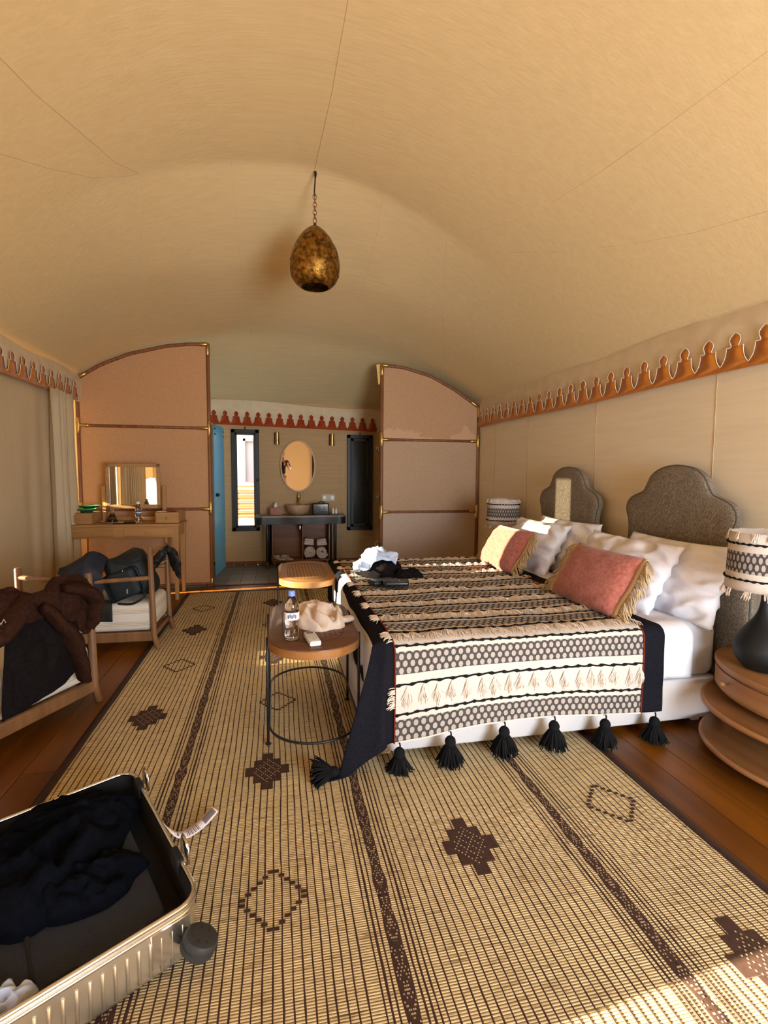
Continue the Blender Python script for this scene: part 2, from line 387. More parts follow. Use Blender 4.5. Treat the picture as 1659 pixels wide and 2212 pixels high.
def reed():
    m = bpy.data.materials.new('reed_matting'); m.use_nodes = True; nt = m.node_tree; N, L = NT(m); b = N['Principled BSDF']
    tc = N.new('ShaderNodeTexCoord'); sp = N.new('ShaderNodeSeparateXYZ'); L.new(tc.outputs['Object'], sp.inputs[0])
    mp = N.new('ShaderNodeMapping'); mp.inputs['Scale'].default_value = (9, 150, 1); L.new(tc.outputs['Object'], mp.inputs['Vector'])
    n1 = N.new('ShaderNodeTexNoise'); n1.inputs['Scale'].default_value = 1.0; n1.inputs['Detail'].default_value = 3; L.new(mp.outputs[0], n1.inputs['Vector'])
    n2 = N.new('ShaderNodeTexNoise'); n2.inputs['Scale'].default_value = 3.5; n2.inputs['Detail'].default_value = 3; L.new(tc.outputs['Object'], n2.inputs['Vector'])
    cr = N.new('ShaderNodeValToRGB'); e = cr.color_ramp.elements
    e[0].position = 0.28; e[0].color = (0.22, 0.145, 0.062, 1); e[1].position = 0.68; e[1].color = (0.76, 0.625, 0.37, 1)
    k = cr.color_ramp.elements.new(0.42); k.color = (0.59, 0.455, 0.245, 1)
    L.new(n1.outputs['Fac'], cr.inputs['Fac'])
    y = E(nt, sp.outputs[1]); nn = E(nt, n2.outputs['Fac'])
    yy = y / 0.0084 + nn * 0.6
    fr = (yy.mod(1.0) - 0.5).abs()            # 0 at the reed's crown, .5 in the gap
    gap = fr.gt(0.37)
    c = mixc(nt, gap * 0.85, cr.outputs['Color'], (0.13, 0.07, 0.025))
    br = N.new('ShaderNodeHueSaturation'); mr = N.new('ShaderNodeMapRange'); mr.inputs['To Min'].default_value = 0.78; mr.inputs['To Max'].default_value = 1.22
    L.new(n2.outputs['Fac'], mr.inputs['Value']); L.new(mr.outputs[0], br.inputs['Value']); L.new(c, br.inputs['Color'])
    L.new(br.outputs[0], b.inputs['Base Color']); b.inputs['Roughness'].default_value = 0.55; b.inputs['Specular IOR Level'].default_value = 0.3
    bp = N.new('ShaderNodeBump'); bp.inputs['Strength'].default_value = 0.6; bp.inputs['Distance'].default_value = 0.003
    h = fr.sq() * -4.0; L.new(h.o, bp.inputs['Height']); L.new(bp.outputs[0], b.inputs['Normal'])
    return m
m_reed = reed()
m_lace = mat('brown_leather_lacing', (0.034, 0.013, 0.008), 0.8, col2=(0.050, 0.020, 0.012), scale=60)
m_laceb = mat('dark_leather_binding', (0.028, 0.010, 0.007), 0.7)
m_strawdot = mat('straw_stitch', (0.50, 0.37, 0.22), 0.7)

def weave(name, lampshade=False):
    """cream cloth with bands of black staggered ovals; UV in metres: U along the band, V across the bands"""
    m = bpy.data.materials.new(name); m.use_nodes = True; nt = m.node_tree; N, L = NT(m); b = N['Principled BSDF']
    uv = N.new('ShaderNodeUVMap'); uv.uv_map = 'UVMap'; sp = N.new('ShaderNodeSeparateXYZ'); L.new(uv.outputs[0], sp.inputs[0])
    u, v = E(nt, sp.outputs[0]), E(nt, sp.outputs[1])
    if lampshade: w = v; inb = w.gt(0.085) * w.lt(0.185); cw, ch = 0.0262, 0.034
    else: w = v.mod(0.295); inb = w.lt(0.098); cw, ch = 0.0365, 0.0300
    row = (w / ch).floor(); uu = u / cw + row * 0.5
    a = uu.mod(1.0) - 0.5; c = (w / ch).mod(1.0) - 0.5
    oval = ((a / 0.31).sq() + (c / 0.45).sq()).lt(1.0)
    net = (a * 32.0 + c * 26.0).sin() * (a * 32.0 - c * 26.0).sin()
    netm = net.abs().lt(0.20)
    lines = (a * 50.0 + 1.57).sin().gt(0.62)
    dark = (0.012, 0.011, 0.014); cream = (0.70, 0.60, 0.51)
    wov = mixc(nt, oval, dark, (0.52, 0.465, 0.42)); 
    f1 = oval * netm * 0.9; wov = mixc(nt, f1, wov, (0.03, 0.028, 0.03))
    f2 = (oval * -1.0 + 1.0) * lines * 0.42; wov = mixc(nt, f2, wov, (0.46, 0.41, 0.37))
    nz = N.new('ShaderNodeTexNoise'); nz.inputs['Scale'].default_value = 260; tc = N.new('ShaderNodeTexCoord'); L.new(tc.outputs['Object'], nz.inputs['Vector'])
    cl = mixc(nt, E(nt, nz.outputs['Fac']), (0.50, 0.445, 0.39), (0.65, 0.59, 0.525))
    fin = mixc(nt, inb, cl, wov); L.new(fin, b.inputs['Base Color'])
    b.inputs['Roughness'].default_value = 0.95; b.inputs['Specular IOR Level'].default_value = 0.1
    bp = N.new('ShaderNodeBump'); bp.inputs['Strength'].default_value = 0.3; bp.inputs['Distance'].default_value = 0.004
    L.new(nz.outputs['Fac'], bp.inputs['Height']); L.new(bp.outputs[0], b.inputs['Normal'])
    return m
m_weave = weave('striped_throw_weave'); m_shade = weave('lampshade_weave', True)

def fbm(p, o=3):
    return noise.fractal(Vector(p), 1.0, 2.0, o)
def lerp(a, b, t): return a + (b - a) * t
def sm(a, b, x):
    t = max(0.0, min(1.0, (x - a) / (b - a))); return t * t * (3 - 2 * t)
def interp(tab, x):
    if x <= tab[0][0]: return tab[0][1]
    for (x0, y0), (x1, y1) in zip(tab, tab[1:]):
        if x <= x1: return lerp(y0, y1, (x - x0) / (x1 - x0))
    return tab[-1][1]

# ================================================================== THE SETTING
XL, XR, YB, YF = -2.2, 2.66, 7.9, -1.5
RA = [(3.9, 1.18), (5.0, .86), (6.41, .60), (7.2, .31), (7.9, .03)]
RN = [(3.9, 1.9), (6.41, 3.0), (7.9, 3.2)]
def eave(x): return 2.47 - 0.11 * (x + 2.2) / 4.86
def roof(x, y):
    yy = y - 0.08 * (x - 0.3)
    u = min(1.0, abs(x - .23) / 2.43)
    w = 0.012 * noise.noise(Vector((x * 1.3, y * 0.9, 4))) * (1 - u ** 4)
    return eave(x) + interp(RA, yy) * (1 - u ** interp(RN, yy)) + w
# ceiling: the tent roof, with its sewn seams
g = MB()
nx, ys = 64, [-1.55 + 0.35 * i for i in range(15)] + [3.7 + 0.05 * i for i in range(12)] + [4.35 + 0.14 * i for i in range(27)]
ys = [y for y in ys if y < 7.96] + [7.96]
vs = []
for y in ys:
    for i in range(nx + 1):
        x = -2.24 + 4.94 * i / nx; vs.append((x, y, roof(x, y)))
fs = [[j * (nx + 1) + i, j * (nx + 1) + i + 1, (j + 1) * (nx + 1) + i + 1, (j + 1) * (nx + 1) + i] for j in range(len(ys) - 1) for i in range(nx)]
g.add(vs, fs)
ceiling = struct('ceiling', g, m_tent, 'sand coloured canvas tent roof with sewn seams', recalc=False, sharp=None)
SEAMS = [[(.33, -1.4), (.35, 1.5), (.35, 2.52), (.34, 3.11), (.30, 3.89)],
 [(-1.3, 0.5), (-1.17, 2.7), (-1.13, 2.94), (-1.04, 3.29), (-.96, 3.61), (-.87, 3.78)],
 [(-1.7, 1.2), (-1.41, 3.2), (-1.28, 3.44), (-1.11, 3.67), (-.95, 3.77), (-.86, 3.79)],
 [(1.86, 0.4), (1.85, 1.72), (1.81, 2.19), (1.77, 2.62), (1.69, 3.24), (1.48, 3.8)],
 [(2.45, 1.0), (2.32, 2.1), (2.25, 2.47), (2.13, 2.88), (1.94, 3.37), (1.75, 3.72)],
 [(-.86, 3.8), (-.92, 4.12), (-1.08, 4.67), (-1.34, 5.52), (-1.62, 6.26), (-1.8, 7.8)],
 [(-.28, 3.85), (-.29, 4.29), (-.29, 4.99), (-.27, 6.23), (-.22, 7.85)],
 [(.81, 3.95), (.85, 4.3), (.86, 5.05), (.89, 6.24), (.87, 6.79), (.92, 7.85)],
 [(1.35, 3.99), (1.52, 4.59), (1.77, 5.33), (2.15, 6.34), (2.3, 7.8)],
 [(-.87, 3.8), (-.69, 3.8), (-.54, 3.8), (-.26, 3.84), (.04, 3.87), (.3, 3.895), (.57, 3.91), (.81, 3.93), (1.09, 3.96), (1.35, 3.99)]]
for k, pts in enumerate(SEAMS):
    P = []
    for (a, b) in zip(pts, pts[1:]):
        for i in range(8): P.append((lerp(a[0], b[0], i / 8), lerp(a[1], b[1], i / 8)))
    P.append(pts[-1])
    r = 0.0028 if k in (0, 1, 2) else 0.0016
    MB().tube([(x, y, roof(x, y) + 0.0012) for x, y in P], r, 6).build('seam', m_seam, ceiling)

# floor: sub-floor with single planks
fl = struct('floor', MB().box((.23, 2.45, -.035), (4.9, 8.1, .03)), m_sub, 'reddish brown plank floor')
wd = 0.148; k = 0
for i in range(33):
    x = XL + wd * (i + .5); y = -1.58 - random.random() * 1.5
    while y < 6.44:
        L = random.choice((1.9, 2.3, 2.7, 3.1)); y0, y1 = max(y, -1.58), min(y + L, 6.44)
        if y1 - y0 > .05:
            MB().box((x, (y0 + y1) / 2, -.01 - random.random() * .0012), (wd - .0022, y1 - y0 - .0025, .02), .0011).build('plank', m_plank, fl, recalc=True).parent = fl
        y += L
fb = struct('floor_bathroom', MB().box((.23, 7.2, -.035), (4.9, 1.5, .03)), m_sub, 'grey wood board bathroom floor')
for i in range(28):
    x = XL + .175 * (i + .5)
    MB().box((x, 7.2, -.006 - random.random() * .001), (.171, 1.42, .014), .002).build('board', m_grey, fb)
struct('trim_1', MB().box((.29, 6.465, .004), (2.1, .045, .012), .003), m_stool, 'dark wooden threshold strip')

# walls
def wallbox(name, m, boxes, label):
    b = MB()
    for (x0, x1, y0, y1, z0, z1) in boxes: b.box(((x0 + x1) / 2, (y0 + y1) / 2, (z0 + z1) / 2), (x1 - x0, y1 - y0, z1 - z0), .001)
    return struct(name, b, m, label)
wr = wallbox('wall_right', m_wall, [(XR, XR + .04, -1.6, 7.96, 0, 2.40)], 'beige canvas wall behind the bed')
for y in (5.9, 5.07, 3.88, 2.68, 1.5):
    MB().box((XR - .001, y, 1.05), (.004, .006, 2.08), .001).build('seam', m_seam, wr)
wallbox('wall_left', m_curt, [(XL - .04, XL, -1.6, -1.4, 0, 2.5), (XL - .04, XL, -1.4, .80, 1.0, 2.5), (XL - .04, XL, .80, 3.40, 0, 2.5), (XL - .04, XL, 3.40, 3.80, 0, .36), (XL - .04, XL, 3.40, 3.55, 1.72, 2.5), (XL - .04, XL, 3.79, 3.80, 1.72, 2.5), (XL - .04, XL, 3.55, 3.79, 2.16, 2.5),  # openings shaped for the sun streaks; low doorway limits bounce light
    (XL - .04, XL, 3.80, 6.03, 0, 2.5), (XL - .04, XL, 6.03, 6.105, 0, .05), (XL - .04, XL, 6.03, 6.105, 1.12, 2.5), (XL - .04, XL, 6.105, 6.62, 0, 2.5), (XL - .04, XL, 6.62, 7.6, 0, 1.3), (XL - .04, XL, 6.62, 7.6, 1.95, 2.5), (XL - .04, XL, 7.6, 7.96, 0, 2.5)], 'beige canvas side wall')
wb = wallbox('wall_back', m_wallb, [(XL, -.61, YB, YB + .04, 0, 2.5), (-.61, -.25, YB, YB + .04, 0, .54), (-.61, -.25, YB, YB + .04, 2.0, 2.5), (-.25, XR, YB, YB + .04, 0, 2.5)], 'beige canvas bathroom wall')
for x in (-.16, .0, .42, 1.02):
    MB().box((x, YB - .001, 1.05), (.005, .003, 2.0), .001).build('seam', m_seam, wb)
wallbox('wall_front', m_wall, [(XL, .85, YF - .04, YF, 0, 2.5), (.85, 2.45, YF - .04, YF, 2.1, 2.5), (2.45, XR, YF - .04, YF, 0, 2.5)], 'beige canvas entrance wall')
struct('door_1', MB().box((.86, -1.47, 1.05), (.08, .06, 2.1)).box((2.44, -1.47, 1.05), (.08, .06, 2.1)).box((1.65, -1.47, 2.07), (1.6, .06, .08)), m_frame, 'black entrance door frame')
struct('baseboard_back', MB().box((.23, YB - .012, .03), (4.84, .02, .05), .004), m_pole, 'brown baseboard of the bathroom wall')
# gable cloth closing the roof above the entrance wall
gv = MB(); xs = [-2.24 + 4.94 * i / 30 for i in range(31)]
gv.add([(x, YF - .02, 2.3) for x in xs] + [(x, YF - .02, roof(x, YF)) for x in xs], [[i, i + 1, 32 + i, 31 + i] for i in range(30)])
struct('trim_2', gv, m_wall, 'canvas gable over the entrance')

# scalloped felt frieze under the roof: each wall one valance with its cut felt band
def merlon(S, top=.2):
    k = top / .2
    h = [(-.5 * S, .030), (-.43 * S, .043), (-.36 * S, .064), (-.315 * S, .090), (-.298 * S, .115), (-.30 * S, .131), (-.145 * S, .131), (-.128 * S, .139), (-.165 * S, .152), (-.200 * S, .171), (-.165 * S, .188), (-.07 * S, .203), (0, .21)]
    h = [(x, z * k) for x, z in h]
    return h + [(-x, z) for x, z in h[-2:0:-1]]
def frieze(name, pos, L, S, zb, zt, m, label, seam=True, bulge=.02, piping=True, tilt=0.0):
    """pos(s, z, out): point at arc length s, height z, standing `out` from the wall"""
    v = MB()
    def fn(u, w):
        s = L * u; z = lerp(zt(s), zb(s) - .0, w)
        return pos(s, z, .006 + bulge * sin(pi * min(1, w * 1.05)) + .012 * noise.noise(Vector((s * 3.1, w * 2.2, 3))) * (1 - abs(w - .5) * 1.2) + .006 * noise.noise(Vector((s * 9, w * 5, 1))))
    v.grid(fn, int(L / .05), 12)
    t = struct(name, v, m_val, label, sharp=None)
    n = int(L / S); out = []
    for i in range(n):
        for (x, z) in merlon(S): 
            out.append(((i + .5) * S + x, z))
    M2 = MB(); vs = []; f = []
    top = out; nn = len(top)
    for (s, z) in top: vs.append(pos(s, zb(s) + z, .041))
    for (s, z) in top: vs.append(pos(s, zb(s), .041))
    for (s, z) in top: vs.append(pos(s, zb(s) + z, .045))
    for (s, z) in top: vs.append(pos(s, zb(s), .045))
    # front as vertical strips would fold over the knob overhang, so each merlon is one polygon
    per = nn // n
    for i in range(n):
        a = i * per; ids = list(range(a, a + per)) + ([a + per] if i < n - 1 else [])
        e = ids[-1]
        f.append([q + 2 * nn for q in ids] + [e + 3 * nn, a + 3 * nn]); f.append(([q for q in ids] + [e + nn, a + nn])[::-1])
    for i in range(nn - 1):
        f.append([i, i + 1, i + 1 + 2 * nn, i + 2 * nn])
        if i % per == 0: pass
    M2.add(vs, f); M2.build('felt_band', m, t, sharp=None)
    if piping:
        MB().tube([pos(s, zb(s) + z + .002, .0445) for s, z in top], .0026, 5).build('piping', m_pipe, t)
    return t
frieze('trim_3', lambda s, z, o: Vector((XR - o, 6.36 - s, z)), 6.36 + 1.5, .187, lambda s: 2.005 + .006 * sin(s * 2.1), lambda s: 2.365 + .012 * sin(s * 4.3), m_orange, 'orange scalloped felt band along the bed wall')
frieze('trim_4', lambda s, z, o: Vector((-.95 + s, YB - o, z)), 2.62, .157, lambda s: 2.095 - .024 * s, lambda s: 2.455 - .028 * s + .02 * sin(s * 2.6), m_red, 'dark red scalloped felt band above the wash stand', piping=False)
frieze('trim_5', lambda s, z, o: Vector((XL + .05 + o, 3.0 + s, z)), 3.40, .19, lambda s: 2.17, lambda s: 2.48 + .012 * sin(s * 5), m_orange, 'orange scalloped felt band above the curtain', piping=True)

# windows
def frame(b, cx, y, z0, z1, w, t, d):
    b.box((cx - w / 2 + t / 2, y, (z0 + z1) / 2), (t, d, z1 - z0)).box((cx + w / 2 - t / 2, y, (z0 + z1) / 2), (t, d, z1 - z0))
    b.box((cx, y, z0 + t / 2), (w, d, t)).box((cx, y, z1 - t / 2), (w, d, t)); return b
w1 = struct('window_1', frame(MB(), -.437, YB - .012, .515, 2.03, .40, .055, .07), m_frame, 'narrow black window with daylight beyond it')
frame(MB(), -.437, YB + .0, .565, 1.98, .30, .032, .045).build('sash', m_frame, w1)
MB().box((-.437, YB + .012, 1.27), (.25, .006, 1.38), .001).build('pane', m_pane, w1)
MB().box((-.277, YB - .058, 1.27), (.02, .02, .11)).rod((-.277, YB - .06, 1.28), (-.277, YB - .1, 1.28), .008).rod((-.285, YB - .1, 1.28), (-.235, YB - .1, 1.28), .009).build('window_handle', m_frame, w1)
MB().rod((-.437, YB - .03, 2.03), (-.437, YB - .03, 2.07), .008).build('latch', m_frame, w1)
w2 = struct('window_2', frame(MB(), 1.29, YB - .012, .50, 1.985, .40, .055, .07), m_frame, 'narrow black window with a dark closed screen')
m_sash2 = mat('dark_grey_sash', (0.024, 0.021, 0.018), 0.5)
frame(MB(), 1.29, YB - .022, .56, 1.93, .285, .045, .05).build('sash', m_sash2, w2)
MB().box((1.29, YB - .008, 1.245), (.20, .01, 1.29), .001).build('pane', m_darkpane, w2)
hd = MB().box((1.408, YB - .052, 1.25), (.022, .02, .12)).rod((1.408, YB - .06, 1.27), (1.408, YB - .09, 1.27), .008).rod((1.415, YB - .09, 1.27), (1.31, YB - .092, 1.262), .010, .007)
hd.build('window_handle', m_frame, w2)
MB().rod((1.29, YB - .03, 1.98), (1.29, YB - .03, 2.02), .008).build('latch', m_frame, w2)

m_frost = mat('frosted_pane', (.5, .7, .88), .6, trans=.4)
struct('shower_daylight_pane', MB().box((XL - .02, 7.11, 1.625), (.012, 1.0, .67), .001), m_frost, 'frosted pane added to let diffuse daylight into the shower')  # unseen pane, added to light the blue shower door from behind
# curtains on the side wall
def curtain(name, y0, y1, label, seed, xoff=.10, amp=.045, folds=7, ztop=2.19, flatf=None):
    g = MB(); L = y1 - y0
    def fn(u, w):
        z = lerp(.02, ztop, w); y = y0 + L * u
        ph = folds * u * 2 * pi + 1.6 * sin(u * 9 + seed) + .5 * (1 - w)
        a = amp * (.55 + .6 * (1 - w)) * (.7 + .5 * noise.noise(Vector((u * 4, seed, 0))))
        if flatf: a *= flatf(u)
        x = XL + xoff + a * sin(ph) + .012 * noise.noise(Vector((u * 6, w * 2, seed)))
        return Vector((x, y + .02 * sin(ph * .5 + w * 2) * (1 - w), z))
    g.grid(fn, int(L * 60), 14)
    o = g.build(name, m_curt, sharp=None, solid=.004, loc=(XL + xoff, (y0 + y1) / 2, 0))
    return tag(o, label, 'curtain', 'side wall curtains')
curtain('curtain', 5.36, 6.0, 'tan curtain gathered in deep folds beside the dressing table', 2.0, .13, .06, 5)
curtain('curtain', 3.83, 5.52, 'wide flat curtain panel left of the folded curtain', 5.0, .07, .035, 4, flatf=lambda u: .35 + .9 * (u < .25))
curtain('curtain', .86, 3.38, 'curtain behind the armchairs, drawn beside the bright gap', 8.0, .10, .05, 15)

m_sheer = mat('dimming_voile', (.85, .78, .62), .9)
_n, _l = NT(m_sheer); _t = _n.new('ShaderNodeBsdfTransparent'); _x = _n.new('ShaderNodeMixShader'); _x.inputs[0].default_value = .22
_l.new(_n['Principled BSDF'].outputs[0], _x.inputs[1]); _l.new(_t.outputs[0], _x.inputs[2]); _l.new(_x.outputs[0], _n['Material Output'].inputs[0])
g = MB(); g.grid(lambda u, w: Vector((XL + .03 + .012 * sin(u * 25), lerp(3.34, 3.88, u), lerp(.3, 2.18, w))), 30, 6)  # added layer, weakens the sun that reaches cushion and bed
tag(g.build('sun_dimming_sheer', m_sheer, sharp=None, loc=(XL, 3.8, .3)), 'thin sheer added to dim the sun in the gap behind the armchairs', 'curtain')
g = MB(); g.grid(lambda u, w: Vector((XL + .055 + .010 * sin(u * 22), lerp(3.50, 3.84, u), lerp(1.70, 2.18, w))), 30, 6)  # added denser layer, dims the streak on the far headboard
tag(g.build('sun_dimming_sheer', m_sheer, sharp=None, loc=(XL, 3.6, 1.7)), 'second short sheer added to soften the sun at the top of the gap', 'curtain')
# rug: reed mat laced with leather
rug = MB().box((.31, 2.75, .004), (2.60, 6.7, .008), .002).build('reed_rug', m_reed, loc=(0, 0, 0))
tag(rug, 'large straw coloured reed mat with brown leather lacing on the plank floor', 'rug')
y0, y1 = -.58, 6.09
stripes = (-.44, .335, 1.105)
for (bx, bw) in ((-.985, .035), (1.605, .035)):
    b = MB().grid(lambda u, w: Vector((bx + (u - .5) * bw + .004 * noise.noise(Vector((w * 30, bx, 0))), lerp(y0, y1, w), .0100)), 1, 120)
    b.build('binding', m_laceb, rug, recalc=False, solid=.004, offset=1)
MB().box((.31, 6.085, .009), (2.60, .03, .006), .002).build('binding', m_laceb, rug)
lace = MB(); n = 93
def ribbon(mb, x, w, z=.0088, ph=0, wob=.0045):
    N = 110; vs = []
    for i in range(N + 1):
        y = lerp(y0, y1, i / N); q = x + wob * noise.noise(Vector((x * 7.3 + ph, y * 2.4, 0))) + wob * .55 * noise.noise(Vector((x * 31 + ph, y * 9, 2)))
        ww = w * (.85 + .45 * noise.noise(Vector((x * 50, y * 14, 5))))
        vs += [(q - ww / 2, y, z - .0012), (q, y, z + .0006), (q + ww / 2, y, z - .0012)]
    f = []
    for i in range(N):
        a = i * 3; f += [[a, a + 1, a + 4, a + 3], [a + 1, a + 2, a + 5, a + 4]]
    mb.add(vs, f)
for i in range(n):
    x = -.955 + 2.53 * i / (n - 1)
    if min(abs(x - s) for s in stripes) > .082: ribbon(lace, x, .0074)
lace.build('lacing', m_lace, rug, recalc=False, kind='stuff')
for s in stripes:
    b = MB(); ribbon(b, s, .047, .0098, 0, .003)
    bo = b.build('woven_band', m_lace, rug, recalc=False)
    e = MB()
    for (dx, w) in ((-.068, .006), (-.052, .009), (-.036, .006), (.036, .006), (.052, .009), (.068, .006)): ribbon(e, s + dx, w, .0092, 0, .003)
    e.build('band_edge_lacing', m_lace, rug, recalc=False, kind='stuff')
    d = MB(); i = 0; y = y0
    while y < y1:
        for (P, a, o) in ((.15, .019, 0), (.15, .019, .5), (.15, .0125, .12), (.15, .0125, .62)):
            t = (y / P + o + .35 * noise.noise(Vector((s * 3, y * .8, 1)))) % 1.0; x = s + a * (4 * abs(t - .5) - 1)
            if (i + int(o * 10)) % 5 != 0: d.add([(x - .0017, y - .0026, .0106), (x + .0017, y - .0026, .0106), (x + .0017, y + .0026, .0106), (x - .0017, y + .0026, .0106)], [[0, 1, 2, 3]])
        y += .0105; i += 1
    d.build('straw_stitches', m_strawdot, rug, recalc=False, kind='stuff')
def cross_motif(cx, cy):
    b = MB(); zt = .0104
    for (ya, yb, hw) in ((-.145, -.09, .026), (-.09, -.035, .062), (-.035, .035, .1), (.035, .09, .062), (.09, .145, .026)):
        sh = (cy * 7 % 1 - .5) * .004
        b.box((cx + sh, cy + (ya + yb) / 2, zt - .0012), (hw * 2, yb - ya, .0024), .0006)
    mo = b.build('cross_motif', m_lace, rug)
    d = MB()
    for i in range(-9, 10):
        for j in range(-9, 10):
            x, y = i * .0085, j * .0115
            if abs(x) / .062 + abs(y) / .1 < 1.12 and abs(x) < .066 and abs(y) < .1 and ((i + j) % 4 == 0 or (i - j) % 6 == 0):
                d.add([(cx + x - .0022, cy + y - .003, zt + .0006), (cx + x + .0022, cy + y - .003, zt + .0006), (cx + x + .0022, cy + y + .003, zt + .0006), (cx + x - .0022, cy + y + .003, zt + .0006)], [[0, 1, 2, 3]])
    d.build('straw_stitches', m_strawdot, mo, recalc=False, kind='stuff')
def diamond_motif(cx, cy):
    b = MB(); N = 6
    for q in range(4):
        for i in range(N):
            t = (i + .5) / N; sx, sy = ((1, 1), (-1, 1), (-1, -1), (1, -1))[q]
            b.box((cx + sx * .108 * (1 - t), cy + sy * .125 * t, .0095), (.019, .0135, .0022), .0005)
    b.build('diamond_motif', m_lace, rug)
for p in ((-.72, 3.0), (-.71, 4.64), (-.05, 2.34), (-.03, 3.84), (-.04, 5.48), (.70, 1.70), (1.36, 1.10), (.70, 5.0)): cross_motif(*p)
for p in ((-.69, 3.79), (-.73, 5.37), (-.02, 1.60), (0, 3.07), (1.38, 1.81), (-.02, 4.68)): diamond_motif(*p)

# ================================================================== ROOM DIVIDERS
Yp = 6.41
def divider(name, xs, x_in, zf, zbars, label, m_top, m_mid, m_low, lean=0):
    x0, x1 = xs; t = thing(name, label, 'partition', ((x0 + x1) / 2, Yp, 0))
    def arc(x): return zf(x)
    def panel(za, zb, m):
        p = MB(); N = 16
        lo = [(lerp(x0, x1, i / N), za(lerp(x0, x1, i / N))) for i in range(N + 1)]; hi = [(x, zb(x)) for x, _ in lo]
        vs = []
        for dy in (-.012, .012):
            vs += [(x, Yp + dy, z) for x, z in lo] + [(x, Yp + dy, z) for x, z in hi]
        n = N + 1; f = []
        for i in range(N):
            f += [[i, i + 1, n + i + 1, n + i], [2 * n + i, 3 * n + i, 3 * n + i + 1, 2 * n + i + 1], [n + i, n + i + 1, 3 * n + i + 1, 3 * n + i], [i, 2 * n + i, 2 * n + i + 1, i + 1]]
        f += [[0, n, 3 * n, 2 * n], [N, 2 * n + N, 3 * n + N, n + N]]
        o = p.add(vs, f).build('canvas_panel', m, t); return o
    zb1, zb2 = zbars
    panel(lambda x: .06, lambda x: zb1, m_low); panel(lambda x: zb1, lambda x: zb2, m_mid)
    up = panel(lambda x: zb2, arc, m_top)
    if m_top is m_stain:      # give the blots the panel's own lower left corner as their origin
        for v in up.data.vertices: v.co -= Vector((x0 - (x0 + x1) / 2, 0, zb2))
        up.location = (x0 - (x0 + x1) / 2, 0, zb2)
    r = .021; Y = Yp - .012
    for x in (x0, x1):
        MB().rod((x, Y, .03), (x, Y, zf(x)), r).build('upright_pole', m_pole, t)
    for z in (zb1, zb2, .045):
        MB().rod((x0, Y, z), (x1, Y, z), r * .85).build('cross_pole', m_pole, t)
    MB().tube([(lerp(x0, x1, i / 24), Y, zf(lerp(x0, x1, i / 24))) for i in range(25)], r * .95, 10).build('arched_pole', m_pole, t)
    for x, d in ((x0, 1), (x1, -1)):
        for z in (zb1, zb2):
            MB().rod((x, Y, z - .09), (x, Y, z + .09), r * 1.16).rod((x, Y, z), (x + d * .11, Y, z), r * 1.05).build('brass_fitting', m_brass, t)
        MB().rod((x, Y, zf(x) - .13), (x, Y, zf(x) + .012), r * 1.16).rod((x, Y, zf(x)), (x + d * .1, Y, zf(x + d * .1)), r * 1.12).build('brass_fitting', m_brass, t)
        MB().rod((x, Y, .012), (x, Y, .12), r * 1.14).build('brass_fitting', m_brass, t)
    return t
fL = [(-2.185, 2.43), (-1.92, 2.60), (-1.62, 2.735), (-1.22, 2.845), (-.98, 2.88), (-.765, 2.89)]
divider('canvas_divider', (-2.175, -.765), -.765, lambda x: interp(fL, x), (.955, 1.915), 'pink canvas divider behind the dressing table', m_pink, m_pink, m_pink)
fR = [(1.33, 2.755), (1.62, 2.735), (1.97, 2.645), (2.29, 2.49), (2.64, 2.27)]
m_mauve = mat('mauve_canvas', (0.42, 0.295, 0.19), 0.9, col2=(0.47, 0.33, 0.22), scale=60, bump=0.12, bscale=260, spec=0.15)
m_mauve2 = mat('grey_mauve_canvas', (0.46, 0.355, 0.275), 0.9, col2=(0.51, 0.395, 0.31), scale=60, bump=0.12, bscale=260, spec=0.15)
dv = divider('canvas_divider', (1.33, 2.635), 1.33, lambda x: interp(fR, x), (.895, 1.825), 'mauve canvas divider with water stains, beyond the bed', m_stain, m_mauve, m_mauve2)
yel = mat('lit_gap_yellow', (0.8, 0.52, 0.16), 0.9)
MB().prism([(-.075, .0), (.0, .01), (.005, -.12), (-.03, -.24), (-.045, -.25)], .006, Matrix.Translation((1.335, 6.43, 2.765)) @ Matrix.Rotation(pi / 2, 4, 'X')).build('lit_gap_wedge', yel, dv)  # wedge coloured as the bright lit fabric showing through the gap

# ================================================================== shape helpers for soft things
def rrect(hx, hy, r, n=6):
    out = []
    for (sx, sy, a0) in ((1, 1, 0), (-1, 1, 90), (-1, -1, 180), (1, -1, 270)):
        for i in range(n + 1):
            a = math.radians(a0 + 90 * i / n); out.append((sx * (hx - r) + r * cos(a), sy * (hy - r) + r * sin(a)))
    return out
def rbox(mb, c, size, rc, re, M=None, n=6, m=5, fn=None):
    hx, hy, hz = [s / 2 for s in size]; re = min(re, hz); lev = []
    for i in range(m + 1):
        a = pi / 2 * i / m; lev.append((re * (1 - sin(a)), -hz + re * (1 - cos(a))))
    lev = lev + [(i_, -z) for i_, z in lev[::-1]]
    vs = []; k = None; c = Vector(c)
    for (ins, z) in lev:
        o = rrect(hx - ins, hy - ins, max(rc - ins, .001), n); k = len(o)
        for x, y in o:
            p = Vector((x, y, z))
            if fn: p = fn(p)
            vs.append((M @ p if M else p) + c)
    f = [[i * k + j, i * k + (j + 1) % k, (i + 1) * k + (j + 1) % k, (i + 1) * k + j] for i in range(len(lev) - 1) for j in range(k)]
    f.append(list(range(k))[::-1]); f.append([(len(lev) - 1) * k + j for j in range(k)])
    return mb.add(vs, f)
def stadium(w, L, n=14):
    r = w / 2; s = (L - w) / 2
    return [(r * cos(pi * i / n), s + r * sin(pi * i / n)) for i in range(n + 1)] + [(-r * cos(pi * i / n), -s - r * sin(pi * i / n)) for i in range(n + 1)]
